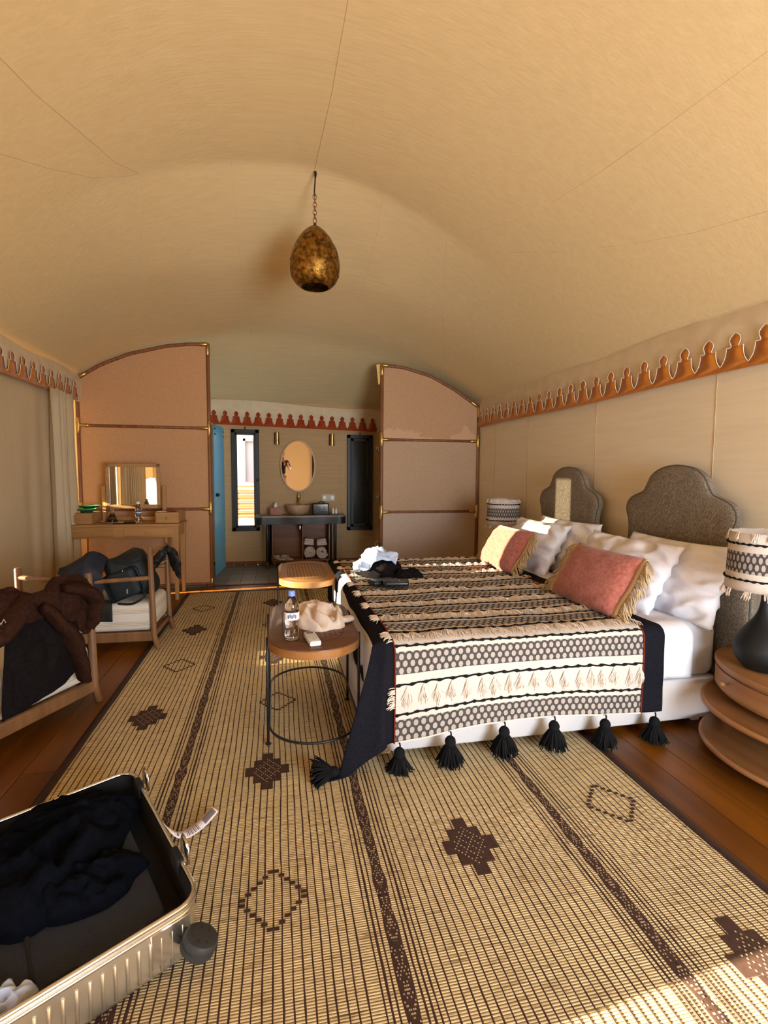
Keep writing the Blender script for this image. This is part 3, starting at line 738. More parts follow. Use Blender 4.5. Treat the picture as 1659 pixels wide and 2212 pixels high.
def slab(mb, out, z0, z1, b, c):
    cx = sum(p[0] for p in out) / len(out); cy = sum(p[1] for p in out) / len(out); n = len(out); vs = []
    R0 = max(math.hypot(p[0] - cx, p[1] - cy) for p in out)
    for (ins, z) in ((b, z0), (0, z0 + b), (0, z1 - b), (b * .3, z1 - b * .3), (b, z1)):
        k = 1 - ins / R0
        vs += [(c[0] + cx + (x - cx) * k, c[1] + cy + (y - cy) * k, c[2] + z) for x, y in out]
    f = [[i * n + j, i * n + (j + 1) % n, (i + 1) * n + (j + 1) % n, (i + 1) * n + j] for i in range(4) for j in range(n)]
    f.append(list(range(n))[::-1]); f.append([4 * n + j for j in range(n)])
    return mb.add(vs, f)
def crm(p, t):
    n = len(p) - 1; x = max(0, min(n - 1e-6, t * n)); i = int(x); f = x - i
    a, b, c, d = p[max(i - 1, 0)], p[i], p[i + 1], p[min(i + 2, n)]
    return [0.5 * (2 * b[k] + (c[k] - a[k]) * f + (2 * a[k] - 5 * b[k] + 4 * c[k] - d[k]) * f * f + (3 * b[k] - a[k] - 3 * c[k] + d[k]) * f ** 3) for k in range(3)]
def rid(p, o=2):
    v = 0; a = 1; t = 0
    for i in range(o):
        q_ = noise.noise(Vector(p)); v += a * (1.1 - math.sqrt(q_ * q_ + .010) * 2.2); t += a; a *= .5; p = [x * 2.1 + 3.7 for x in p]
    return v / t
def patch(mb, ctrl, nu, nv, amp=.012, fr=9, seed=0, keep=None):
    def P(u, v): return Vector(crm([crm(r, u) for r in ctrl], v))
    def fn(u, v):
        p = P(u, v); e = .01
        n = (P(min(u + e, 1), v) - P(max(u - e, 0), v)).cross(P(u, min(v + e, 1)) - P(u, max(v - e, 0)))
        n = n.normalized() if n.length > 1e-9 else Vector((0, 0, 1))
        return p + n * amp * (rid((p.x * fr + seed, p.y * fr, p.z * fr * .45)) - .4)
    return mb.grid(fn, nu, nv, keep=keep)
def sleeve(mb, path, radii, n=26, seg=16, amp=.012, fr=14, seed=0, flat=.7):
    P = [Vector(crm(path, i / (n - 1))) for i in range(n)]
    rr = [crm([(r, 0, 0) for r in radii], i / (n - 1))[0] for i in range(n)]
    a = len(mb.v); mb.tube(P, rr, seg, flat=flat)
    for i in range(n):
        for k in range(seg):
            q = mb.v[a + i * seg + k]; d = q - P[i]
            if d.length > 1e-6: mb.v[a + i * seg + k] = q + d.normalized() * amp * (rid((q.x * fr + seed, q.y * fr, q.z * fr)) - .45)
    return mb
def pile(mb, c, rx, ry, h, seed, rot=0, na=56, nr=16, fr=3.2, irr=.28, zf=None, o2=3, base=.30):
    vs = []; cx, cy, cz = c
    for j in range(nr + 1):
        for i in range(na):
            a = 2 * pi * i / na; r = j / nr
            o = 1 + irr * noise.noise(Vector((cos(a) * 1.6 + seed, sin(a) * 1.6, seed * 2))) * 1.6
            x, y = rx * r * o * cos(a), ry * r * o * sin(a)
            w = max(0, 1 - r ** 3.2) ** .6
            q = (x / rx * fr + seed * 3 + .8 * noise.noise(Vector((x * 9, y * 9, seed))), y / ry * fr * .75, seed)
            z = h * w * (base + (1.05 - base) * max(0, rid(q, o2)))
            X = cx + x * cos(rot) - y * sin(rot); Y = cy + x * sin(rot) + y * cos(rot)
            vs.append((X, Y, (zf(X, Y) if zf else cz) + z + (.003 if r < 1 else -.001)))
    f = [[j * na + i, j * na + (i + 1) % na, (j + 1) * na + (i + 1) % na, (j + 1) * na + i] for j in range(nr) for i in range(na)]
    return mb.add(vs, f)
def strand(mb, p, d, L, r=.0022, droop=.5, wob=.004, n=4, seg=3, floor=None):
    P = []; q = Vector(p); d = Vector(d).normalized()
    for i in range(n + 1):
        P.append(q.copy()); d = (d + Vector((random.uniform(-1, 1) * wob * 30, random.uniform(-1, 1) * wob * 30, -droop / n))).normalized(); q = q + d * (L / n)
        if floor is not None and q.z < floor: q.z = floor
    mb.tube(P, [r] * n + [r * .6], seg)

# ================================================================== BED
EX, EY = .50, 2.30
bed = thing('bed', 'low upholstered double bed with white mattress, under the striped throw', 'bed', (1.45, 3.4, 0))
b = MB(); rbox(b, (1.43, 3.41, .155), (1.98, 2.16, .235), .03, .012); b.build('bed_base', m_base, bed)
def wr_m(p):
    q = p.copy(); k = .006 * noise.noise(Vector((p.x * 5, p.y * 5, p.z * 9))); q.x += k * 2; q.y += k; return q
b = MB(); rbox(b, (1.475, 3.41, .425), (1.91, 2.15, .31), .07, .06, fn=wr_m, n=8); b.build('mattress', m_sheet, bed)
for x, y in ((2.34, 2.40), (.52, 2.40), (2.34, 4.42), (.52, 4.42)): MB().box((x, y, .02), (.05, .05, .04)).build('leg', m_pipe, bed)
def cyl_fold(e, drop, r):
    """distance past an edge -> (outward, down)"""
    if drop <= 0: return 0.0, 0.0
    if drop < r * pi / 2: a = drop / r; return r * sin(a) - 0, r * (1 - cos(a))
    return r, r + (drop - r * pi / 2)
# duvet
dv_ = MB()
def duv(u, w):
    a = lerp(.12, 2.19, u); t0 = -.32; v = lerp(t0, 2.18, w)
    s = max(0, EX + .03 - a); t = max(0, -v)
    ox, dx_ = cyl_fold(0, s, .06); oy, dy_ = cyl_fold(0, t, .07)
    f = .010 * noise.noise(Vector((a * 5, v * 3, 2)))
    if t > .05: f += .017 * rid((a * 14 + v * 3, v * 1.3, 3)) * min(1, t * 6)
    z = .588 + .008 * noise.noise(Vector((a * 4, v * 4, 0)))
    X = (EX + .03 - ox) if s > 0 else a; Y = (EY + .055 - oy) if t > 0 else EY + .055 + v
    return Vector((X - (f if s > .05 else 0), Y - (f if t > .05 else 0), max(.16, z - dx_ - dy_ + (f if t < .01 and s < .01 else 0))))
dv_.grid(duv, 90, 110)
dd = dv_.build('duvet', m_duvet, sharp=None, solid=.012, loc=(1.4, 3.4, .5)); tag(dd, 'white cotton duvet showing between the throw and the pillows', 'duvet')

# striped throw with a black border and tassels
def hemdrop(a): return .455 + .055 * sm(.95, .5, a) * 1.0 + .035 * sm(1.4, 1.95, a)
def drape(a, v, lift=0.0):
    """a: across the bed (X on the mattress, below EX it hangs at the foot); v: up from the hem (.455 = the near edge)"""
    s = max(0.0, EX - a); t = max(0.0, (.455 - v)) * hemdrop(a) / .455
    und = .007 * noise.noise(Vector((a * 3.2, v * 3.2, 7))) + .004 * noise.noise(Vector((a * 8, v * 8, 1)))
    Z0 = .609 + lift
    if s <= 0 and t <= 0: return Vector((a, EY + (v - .455), Z0 + und))
    if s <= 0:
        o, d = cyl_fold(0, t, .055); o += .010 * sm(0, .3, t) + und * 1.4 * sm(.05, .3, t) + .008 * sin(a * 9) * sm(.1, .45, t) + lift
        return Vector((a, EY - o, Z0 - lift - d + und * sm(.1, 0, t)))
    if t <= 0:
        o, d = cyl_fold(0, s, .05); o += -.012 + .016 * sm(.1, .5, s) * rid((v * 6, s * 2, 4)) + lift
        return Vector((EX - o, EY + (v - .455) + .03 * s * sin(v * 5), max(.014, Z0 - lift - d)))
    r = math.hypot(s, t); an = math.atan2(t, s); c2 = sin(2 * an)
    o, d = cyl_fold(0, r, .05)
    h = o + .012 + c2 * (.02 + .37 * max(0, r - .08)) * (1 + .08 * sin(an * 10))
    d2 = math.sqrt(max(d * d - (h - o) ** 2 * .6, .0))
    p = Vector((EX - cos(an) * h, EY - sin(an) * h * (1 - .62 * c2), Z0 - d2))
    if p.z < .014: p += Vector((-cos(an), -sin(an), 0)) * (.014 - p.z) * .3; p.z = .014
    return p
throw = thing('throw_blanket', 'black bordered throw with striped cream and black woven panel, spread over the bed', 'blanket', (1.2, 3.3, .6))
A0, A1, VT = .535, 1.86, 2.66
NV = 190
g = MB(); g.grid(lambda u, w: drape(lerp(A0, A1, u), VT * w, .004), 70, NV, uvf=lambda u, w: (lerp(A0, A1, u), VT * w)); g.build('patterned_panel', m_weave, throw, sharp=None, recalc=False)
g = MB(); g.grid(lambda u, w: drape(lerp(A1 - .01, 1.99, u), VT * w), 8, NV); g.build('border', m_blk, throw, sharp=None, recalc=False, solid=.004)
def farlim(s): return lerp(1.76, 1.0, sm(0, .5, s))
def bord(u, w):
    a = lerp(-.06, A0 + .01, u); s = max(0, EX - a); return drape(a, farlim(s) * w)
g = MB(); g.grid(bord, 40, 80); g.build('border', m_blk, throw, sharp=None, recalc=False, solid=.004)
def bord2(u, w):
    a = lerp(.02, A0 + .01, u); s = max(0, EX - a); return drape(a, lerp(2.02 + .12 * s, VT + .05, w), .003)
g = MB(); g.grid(bord2, 26, 30); g.build('border', m_blk, throw, sharp=None, recalc=False, solid=.004)
for a in (A0, A1):
    MB().tube([drape(a, VT * i / 220, .006) for i in range(221)], .0045, 5).build('red_stitching', m_redst, throw, sharp=None)
MB().tube([drape(lerp(A0, A1, i / 120), .002, .006) for i in range(121)], .004, 5).build('white_edging', m_pipe, throw, sharp=None)
for k in range(9):
    for dv0 in (.122, .252):
        v = k * .295 + dv0
        if v > VT - .02: continue
        P, Rr = [], []; n = 132
        for i in range(n + 1):
            a = lerp(A0, A1, i / n); P.append(drape(a, v + .002 * sin(a * 90) + .004 * noise.noise(Vector((a * 5, k, 0))), .007))
            Rr.append((.0042 + .0052 * max(0, sin(i / n * pi * (40 if dv0 > .2 else 56))) ** 2) * (1.0 if k < 2 else .72))
        MB().tube(P, Rr, 6).build('black_braid', m_yarn, throw, sharp=None)
# yarn tufts, one row per repeat of the weave
for k in range(9):
    n = 17
    for i in range(n + 1):
        a = lerp(A0 + .03, A1 - .03, (i + .5 * random.random()) / n); v = k * .295 + .236 + random.uniform(-.006, .006)
        if v > VT - .02 and k < 8: continue
        t = MB(); loose = 1 if k >= 1 else 0
        for q in range(20):
            L = random.uniform(.065, .105) * (1.0 if k < 2 else .85); sp = random.uniform(-1, 1); m_ = 5; P = []
            for j in range(m_ + 1):
                f = j / m_
                da = sp * (.030 * f ** .75) + .004 * sin(f * 6 + q * 1.7) * f + random.uniform(-.002, .002) + (loose * .016 * sp * f)
                vv = v - L * f * (1 - .25 * abs(sp)) + random.uniform(-.002, .002)
                lift = .006 + (.016 if k < 1 else .010) * sin(f * pi) * (1 - abs(sp) * .6) * (1 + loose * .9 * random.random())
                P.append(drape(a + da, vv, lift))
            t.tube(P, .0014, 3, cap=False)
        t.build('yarn_tuft', m_cream, throw, sharp=None, recalc=False)
# short fringe on the panel's left edge
fr_ = MB()
for k in range(9):
    for q in range(40):
        v = k * .295 + random.uniform(.15, .245)
        if v < VT: strand(fr_, drape(A0, v, .008), (-1, random.uniform(-.7, .5), .5), random.uniform(.025, .055), .002, .9, .008)
fr_.build('edge_fringe', m_cream, throw, sharp=None, recalc=False, kind='stuff')
def tassel(p, lying=None):
    p = Vector(p); t = MB()
    if lying is None:
        t.tube([p + Vector((0, -.002, .03)), p + Vector((.003, -.004, .015)), p], .004, 5)
        t.ell(p + Vector((0, 0, -.022)), (.027, .027, .029), 12, 8); ax = Vector((0, 0, -1)); c = p + Vector((0, 0, -.035))
    else:
        ax = Vector(lying).normalized(); t.tube([p - ax * .03, p], .004, 5); t.ell(p + ax * .02, (.024, .024, .024), 12, 8); c = p + ax * .03
    for i in range(165):
        a = random.random() * 2 * pi; q = math.sqrt(random.random())
        e = ax.orthogonal().normalized(); f = ax.cross(e)
        d = ax + (e * cos(a) + f * sin(a)) * (.10 + .85 * q)
        strand(t, c + (e * cos(a) + f * sin(a)) * .018 * q, d, random.uniform(.08, .112), .0044, .8 if lying is None else .35, .004, 4, 4, floor=.015)
    return t
for a in (.555, .80, 1.08, 1.35, 1.63, 1.93):
    h = drape(a, 0.0); h.y -= .012
    tassel(h + Vector((0, -.01, -.02))).build('tassel', m_yarn, throw, sharp=None, recalc=False)
tassel((.27, 2.22, .04), (-1, .12, -.12)).build('tassel', m_yarn, throw, sharp=None, recalc=False)

# pillows
def pillow(mb, W_, H_, T, c, aw, ah, seed, n=34, pinch=.05, wr=.010, flange=0.0):
    aw = Vector(aw).normalized(); ah = Vector(ah); ah = (ah - aw * ah.dot(aw)).normalized(); nn = aw.cross(ah); c = Vector(c)
    for sgn in (1, -1):
        def fn(u, v):
            a, b_ = 2 * u - 1, 2 * v - 1
            x = a * W_ / 2 * (1 - pinch * (1 - b_ * b_) * abs(a)); y = b_ * H_ / 2 * (1 - pinch * 1.3 * (1 - a * a) * abs(b_))
            A, B = max(0, 1 - abs(a) ** 2.6), max(0, 1 - abs(b_) ** 2.6)
            th = T / 2 * (A * B) ** .5
            cr = wr * (rid((a * 2.2 + seed, b_ * 2.2 + a * b_, seed + sgn)) - .45) * min(1, (A * B) ** .3 * 1.2)
            cr += wr * .7 * sin((a * b_) * 16 + seed) * (1 - A * B) * min(1, A * B * 6)
            sag = -.012 * (1 - a * a) * (b_ < 0) * b_ * b_
            return c + aw * x + ah * (y + sag) + nn * sgn * (th + cr)
        mb.grid(fn, n, n)
    return mb
PH = (.24, 0, .42)
for nm, c, W_, lab in (('a', (2.355, 2.66, .785), .83, 'white bed pillow at the back, at the near end of the headboard'),
                       ('b', (2.355, 3.86, .795), .90, 'white bed pillow half hidden between the two pillow pairs'),
                       ('c', (2.185, 2.90, .785), .86, 'big creased white pillow behind the near terracotta cushion'),
                       ('d', (2.185, 4.05, .785), .86, 'white pillow behind the sunlit far terracotta cushion')):
    g = MB(); pillow(g, W_, .47, .17, c, (0, -1, 0), PH if nm in 'cd' else (.14, 0, .44), ord(nm) * 1.7, wr=.024, n=48)
    tag(g.build('pillow', m_white, sharp=None, merge=True, loc=c), lab, 'pillow', 'white bed pillows')
def cushion(c, W_, H_, lab, seed, sk=0):
    t = thing('lumbar_cushion', lab, 'cushion', c, 'fringed terracotta cushions')
    aw = Vector((0, -1, sk)).normalized(); ah = Vector((.22, 0, .36)).normalized()
    g = MB(); pillow(g, W_, H_, .17, c, aw, ah, seed, 26, .03, .006); g.build('cushion_body', m_terra, t, sharp=None, merge=True)
    nn = aw.cross(ah)
    for sg in (-1, 1):
        f = MB(); e = MB()
        def strip(u, v): return Vector(c) + aw * sg * (W_ / 2 - .006 + .038 * u) + ah * H_ * .97 * (v - .5) + nn * .004 * sin(v * 9)
        e.grid(strip, 2, 12); e.build('fringe_heading', m_base if False else m_fringe, t, sharp=None, solid=.004)
        for i in range(120):
            v = random.random(); p = strip(1, v)
            strand(f, p, aw * sg + Vector((random.uniform(-.35, .1), 0, random.uniform(-.3, .2))), random.uniform(.07, .105), .0030, 1.3, .006, 4, 4, floor=.62)
        f.build('fringe', m_fringe, t, sharp=None, recalc=False, kind='stuff')
    return t
cushion((1.875, 2.705, .785), .62, .375, 'terracotta wool cushion with tan fringe, nearest to the camera', 3.3)
cushion((1.875, 3.93, .785), .62, .375, 'terracotta wool cushion with tan fringe, lit by the sun at the far side', 8.1)

# headboards
def headboard(cy, lab, w=.455, wb=.57, k=1):
    t = thing('headboard', lab, 'headboard', (2.54, cy, .7), 'arched headboards')
    half = [(wb, .05), (wb, .74), (wb - .03, .80), (w - .005, .88), (w - .035, .98), (w - .025, 1.08), (w, 1.15), (w - .012, 1.20), (w - .05, 1.238), (w - .11, 1.262), (w - .165, 1.285), (w - .195, 1.325)]
    dome = [(.245 * cos(a * pi / 180) * 1.0, 1.335 + .125 * sin(a * pi / 180)) for a in range(12, 90, 13)]
    half += dome
    # smooth the half outline
    P = [(x, z, 0) for x, z in half] + [(0, 1.46, 0)]
    out = [crm(P, i / 60)[:2] for i in range(61)]
    full = out + [(-x, z) for x, z in out[-2::-1]]
    cx, cz = 0, .75; n = len(full); vs = []
    for (ins, dx) in ((0, .02), (0, -.018), (.006, -.028), (.02, -.034), (.08, -.037)):
        for (y, z) in full:
            d = Vector((cx - y, cz - z)); L = d.length; d = d / L * min(ins, L * .6)
            vs.append((2.54 + dx, cy + y + d.x, z + d.y))
    f = [[i * n + j, i * n + j + 1, (i + 1) * n + j + 1, (i + 1) * n + j] for i in range(4) for j in range(n - 1)]
    f += [[i * n + n - 1, i * n, (i + 1) * n, (i + 1) * n + n - 1] for i in range(4)]
    f.append([4 * n + j for j in range(n)]); f.append(list(range(n))[::-1])
    MB().add(vs, f).build('padded_panel', m_head, t, sharp=60)
    MB().tube([(2.521, cy + y, z) for y, z in full], .005, 6).build('piping', m_piping, t, sharp=None)
    return t
headboard(2.815, 'grey tweed arched headboard nearer to the camera')
headboard(4.06, 'grey tweed arched headboard farther away, with a sunlit streak')

# bedside tables and lamps
def nightstand(cx, cy, lab):
    t = thing('nightstand', lab, 'nightstand', (cx, cy, 0), 'half round bedside tables')
    def half(a, b_, n=28):
        pts = []
        for i in range(n + 1):
            th = -pi / 2 + pi * i / n; pts.append((-a * cos(th), b_ * sin(th)))
        return pts
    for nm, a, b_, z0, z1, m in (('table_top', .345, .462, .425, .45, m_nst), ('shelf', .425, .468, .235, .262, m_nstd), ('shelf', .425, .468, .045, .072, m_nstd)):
        o = slab(MB(), half(a, b_), z0, z1, .005, (cx, cy, 0)).build(nm, m, t)
        if nm == 'shelf': MB().tube([(cx + x * 1.006, cy + y * 1.006, (z0 + z1) / 2) for x, y in half(a, b_)], .0145, 6).build('shelf_edge', m_nst, o, sharp=None)
    slab(MB(), half(.325, .447), .30, .422, .004, (cx, cy, 0)).build('drawer_case', m_nst, t)
    dr = MB(); N = 14; vs = []
    for rr in (1.0, 1.03):
        for z in (.318, .408):
            for i in range(N + 1):
                th = math.radians(-52 + 104 * i / N); vs.append((cx - .325 * rr * cos(th), cy + .447 * rr * sin(th), z))
    k = N + 1; f = []
    for i in range(N):
        f += [[2 * k + i, 2 * k + i + 1, 3 * k + i + 1, 3 * k + i], [k + i, k + i + 1, 3 * k + i + 1, 3 * k + i], [i, i + 1, 2 * k + i + 1, 2 * k + i]]
    f += [[0, k, 3 * k, 2 * k], [N, k + N, 3 * k + N, 2 * k + N]]
    d = dr.add(vs, f).build('drawer', m_nst, t)
    for th in (25, -25):
        a = math.radians(th); p = Vector((cx - .336 * cos(a), cy + .462 * sin(a), .362)); n = Vector((-cos(a), sin(a), 0))
        MB().rod(p, p + n * .012, .006).ell(p + n * .02, (.013, .013, .013), 12, 8).build('knob', m_nst, d)
    for (x, y) in ((-.12, .36), (-.12, -.36), (-.37, .1), (-.03, .40)):
        if (x, y) == (-.37, .1): continue
        MB().rod((cx + x, cy + y, 0.0), (cx + x, cy + y, .31), .021, .023, 14).build('leg', m_nst, t)
    return t
nightstand(2.49, 1.85, 'half round light wood bedside table with two open shelves, at the right edge')
nightstand(2.49, 5.09, 'half round bedside table hidden behind the far cushion')
def lamp(x, y, lab, seed):
    t = thing('table_lamp', lab, 'lamp', (x, y, .45), 'fringed bedside lamps')
    prof = [(.0, .452), (.062, .452), (.085, .463), (.115, .50), (.126, .54), (.124, .575), (.108, .615), (.078, .66), (.05, .70), (.032, .74), (.024, .78), (.022, .815), (.026, .825), (.0, .826)]
    P = [crm([(r, z, 0) for r, z in prof], i / 40)[:2] for i in range(41)]
    MB().lathe([(max(0, r), z) for r, z in P], (x, y, 0), 36).build('vase_base', m_vase, t, sharp=None)
    MB().rod((x, y, .82), (x, y, .90), .009).build('stem', m_black, t)
    z0, z1 = .852, 1.128; r0, r1 = .176, .165
    g = MB(); g.grid(lambda u, v: Vector((x + lerp(r0, r1, v) * cos(2 * pi * u), y + lerp(r0, r1, v) * sin(2 * pi * u), lerp(z0, z1, v))), 64, 8, uvf=lambda u, v: (u * 1.1, (z1 - z0) * v))
    sh = g.build('lamp_shade', m_shade, t, sharp=None, solid=.004, recalc=True)
    for z in (.905, 1.075):
        r = lerp(r0, r1, (z - z0) / (z1 - z0)) + .003
        MB().tube([(x + r * cos(2 * pi * i / 144), y + r * sin(2 * pi * i / 144), z + .0015 * sin(i * 1.3)) for i in range(144)], [.0034 + .0026 * (i % 4 in (1, 2)) for i in range(144)], 6, closed=True).build('black_braid', m_yarn, sh, sharp=None)
    for (zz, up) in ((z0 + .004, 0), (z1 - .002, 1)):
        for i in range(13):
            th = 2 * pi * (i + .3 * random.random()) / 13; r = (r1 if up else r0) + .004; k = MB()
            for q in range(9):
                a = th + random.uniform(-.09, .09); p = (x + r * cos(a), y + r * sin(a), zz + (0 if not up else .004))
                strand(k, p, (cos(a) * .3, sin(a) * .3, -.9), random.uniform(.03, .048), .002, .4, .006)
            k.build('fringe_tuft', m_cream, sh, sharp=None, recalc=False)
    return t
lamp(2.33, 1.99, 'black clay lamp with fringed black and cream shade, at the right edge', 1)
lamp(2.40, 5.08, 'far bedside lamp with fringed black and cream shade, beside the divider', 2)

# ================================================================== STOOL TABLES with things on them
def stool(cx, cy, lab, mtop, mrim):
    t = thing('oblong_side_table', lab, 'side table', (cx, cy, 0), 'oblong side tables at the foot of the bed')
    slab(MB(), stadium(.455, .95), .527, .575, .006, (cx, cy, 0)).build('table_top', mtop, t)
    o = stadium(.459, .954); n = len(o); r = MB()
    r.add([(cx + x * k, cy + y * k, z) for k in (1, .985) for z in (.53, .569) for x, y in o], [[a * n + i, a * n + (i + 1) % n, b_ * n + (i + 1) % n, b_ * n + i] for a, b_ in ((0, 1), (2, 3), (0, 2), (1, 3)) for i in range(n)])
    r.build('rim_band', mrim, t)
    gr = stadium(.31, .70); MB().tube([(cx + x, cy + y, .5752) for x, y in gr], .0016, 4, closed=True).build('groove', m_sub, t, sharp=None)
    p = MB()
    for i in range(-5, 6):
        for j in range(-13, 14):
            x, y = i * .027, j * .025
            if abs(x) < .15 and math.hypot(x, max(0, abs(y) - .19)) < .145: p.box((cx + x, cy + y, .5752), (.015, .0055, .001), .0002)
    p.build('perforation', m_sub, t, kind='stuff')
    for sx in (-1, 1):
        for sy in (-1, 1):
            X, Y = cx + sx * .234, cy + sy * .215
            lg = MB().rod((X, Y, .004), (X, Y, .57), .0075, seg=10).build('leg', m_black, t)
            MB().lathe([(0, 0.009), (.014, .009), (.016, .013), (.009, .02), (0, .022)], (X, Y, 0), 12).build('foot', m_black, lg)
    MB().tube([(cx + x, cy + y, .13) for x, y in stadium(.452, .95, 24)], .0065, 8, closed=True).build('foot_ring', m_black, t, sharp=None)
    return t
ST1 = (.185, 2.79); ST2 = (.245, 4.28)
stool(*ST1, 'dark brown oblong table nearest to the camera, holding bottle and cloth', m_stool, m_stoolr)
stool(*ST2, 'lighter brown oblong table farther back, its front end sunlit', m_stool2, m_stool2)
def bottle(x, y, z, h, r, lab, capm, grp, labelm):
    t = thing('water_bottle', lab, 'bottle', (x, y, z), grp)
    k = h / .235; q = r / .033
    prof = [(0, .006), (.018, .002), (.029, .004), (.033, .012), (.033, .03), (.030, .05), (.029, .075), (.032, .088), (.0325, .10), (.0325, .135), (.031, .145), (.033, .155), (.032, .165), (.024, .19), (.015, .207), (.0125, .212), (.0125, .226), (0, .227)]
    body = MB().lathe([(a * q, b_ * k) for a, b_ in prof], (x, y, z), 24).build('bottle_body', m_pet, t, sharp=None)
    MB().lathe([(0.0334 * q, .1 * k), (.0338 * q, .102 * k), (.0338 * q, .133 * k), (.0334 * q, .135 * k)], (x, y, z), 24).build('label', labelm, t)
    MB().lathe([(0, .2275 * k), (.0152 * q, .2275 * k), (.0152 * q, .211 * k), (.0155 * q, .210 * k), (.0155 * q, .213 * k), (.0152 * q, .232 * k), (.013 * q, .235 * k), (0, .235 * k)], (x, y, z), 24).build('cap', capm, t)
    return t
bt = bottle(.072, 2.50, .576, .245, .036, 'clear water bottle with blue cap and white label on the near table', m_cap, 'water bottles', m_lab)
for i in range(5):
    a = math.radians(-118 + i * 14); X, Y = .072 + .0375 * cos(a), 2.50 + .0375 * sin(a)
    M_ = Matrix.Translation((X, Y, .698 + .005 * (i % 2))) @ Matrix.Rotation(a, 4, 'Z')
    MB().box((0, 0, 0), (.001, .006, .018), .0002, None).build('print', (m_ink, m_labb, m_ink, m_labb, m_inkr)[i], bt).matrix_basis = Matrix.Translation(M_.translation - BASE[bt.name]) @ Matrix.Rotation(a, 4, 'Z') @ Matrix.Translation(BASE[bt.name] * 1.0)
# remote control
rc = thing('remote_control', 'white air conditioner remote with small grey display on the near table', 'remote control', (.165, 2.46, .576))
MR = Matrix.Rotation(math.radians(8), 4, 'Z')
def rl(x, y, z): return MR @ Vector((x, y, z)) + Vector((.168, 2.455, .576))
def rb(name, x, y, z, sx, sy, sz, m, b_=.0015):
    o = MB(); o.box(rl(x, y, z), (sx, sy, sz), b_, MR); return o.build(name, m, rc)
g = MB(); rbox(g, rl(0, 0, .012), (.055, .165, .024), .008, .006, MR); g.build('case', m_plast, rc)
rb('display', 0, .055, .0245, .036, .026, .001, m_lcd, .0004)
for i, (x, y) in enumerate([(x, y) for y in (.022, .002, -.014, -.03) for x in (-.015, 0, .015)]):
    rb('button', x, y, .0246, .010, .0055, .002, m_greyp, .0006)
rb('button', 0, -.052, .0246, .024, .006, .002, m_greyp, .0006)
# beige cloth
g = MB()
pile(g, (.215, 2.80, .576), .14, .20, .10, 4.2, rot=.35, fr=2.1, irr=.26, o2=1, base=.30, na=96, nr=30)
sleeve(g, [(.27, 2.72, .60), (.32, 2.70, .605), (.365, 2.72, .598), (.40, 2.76, .592)], [.03, .034, .032, .026], amp=.008, seed=3, flat=.5)
tag(g.build('beige_cloth', m_beige, sharp=None, loc=(.2, 2.8, .576)), 'crumpled beige garment lying on the near oblong table', 'clothing')

# ================================================================== ARMCHAIRS AND CLOTHES
def make_chair(o, d, e, depth, width, hb, ha, lab, straps=(-1, 1)):
    """o: back post on the near side; d: unit vector from back to front; e: unit vector across the back"""
    t = thing('armchair', lab, 'armchair', (o[0], o[1], 0), 'wooden armchairs along the curtain')
    O = Vector((o[0], o[1], 0)); d = Vector((d[0], d[1], 0)).normalized(); e = Vector((e[0], e[1], 0)).normalized()
    def P(x, y, z): return O + d * x + e * y + Vector((0, 0, z))
    for y, s in ((0, -1), (width, 1)):
        MB().rod(P(-.035, y, 0), P(0, y, .12), .020, .023, 12).rod(P(-.002, y, .10), P(.012, y, hb), .0235, .019, 12).build('leg', m_chair, t)
        MB().rod(P(depth, y, 0), P(depth, y, ha), .022, .019, 12).build('leg', m_chair, t)
        MB().rod(P(0, y, ha - .045), P(depth, y, ha - .075), .0185, seg=10).build('arm_rail', m_chair, t)
        MB().box(P(depth / 2, y, .115), (depth, .03, .075), .006, Matrix((( d.x, e.x, 0), (d.y, e.y, 0), (0, 0, 1)))).build('seat_rail', m_chair, t)
        if s in straps:
          g = MB(); g.grid(lambda u, v: P(lerp(-.005, depth + .03, u), y + lerp(-.036, .036, v), ha + .005 - .05 * sin(u * pi) ** .8 * .6 + .02 * u), 16, 3); g.build('arm_strap', m_leathr, t, sharp=None, solid=.006)
    MB().rod(P(0, 0, .115), P(0, width, .115), .017).rod(P(depth, 0, .115), P(depth, width, .115), .017).build('cross_rail', m_chair, t)
    MB().rod(P(.01, 0, hb - .06), P(.01, width, hb - .06), .0145).build('back_rail', m_chair, t)
    M_ = Matrix(((d.x, e.x, 0), (d.y, e.y, 0), (0, 0, 1)))
    g = MB(); rbox(g, P(depth / 2 + .02, width / 2, .265), (depth + .02, width + .0, .225), .05, .045, M_, m=4); c = g.build('seat_cushion', m_cush, t)
    k = MB(); hx, hy = (depth + .02) / 2, width / 2
    for z in (.205, .217, .229, .30, .311, .322, .333): k.tube([P(depth / 2 + .02 + x, width / 2 + y, z) for x, y in rrect(hx + .0006 - max(0, z - .33) * .5, hy + .0006 - max(0, z - .33) * .5, .05)], .0022, 4, closed=True)
    k.build('cording', m_fringe, c, sharp=None, kind='stuff')
    return t, P
ch1, P1 = make_chair((-1.08, 3.27), (-.46, -.89), (-.89, .46), .72, .54, .80, .63, 'wooden armchair with white corded cushion, hung with the brown sweater', (1,))
ch2, P2 = make_chair((-.945, 4.19), (-1, .02), (.02, 1), .66, .54, .825, .62, 'wooden armchair with white corded cushion by the dressing table, holding jacket and backpack', (1,))
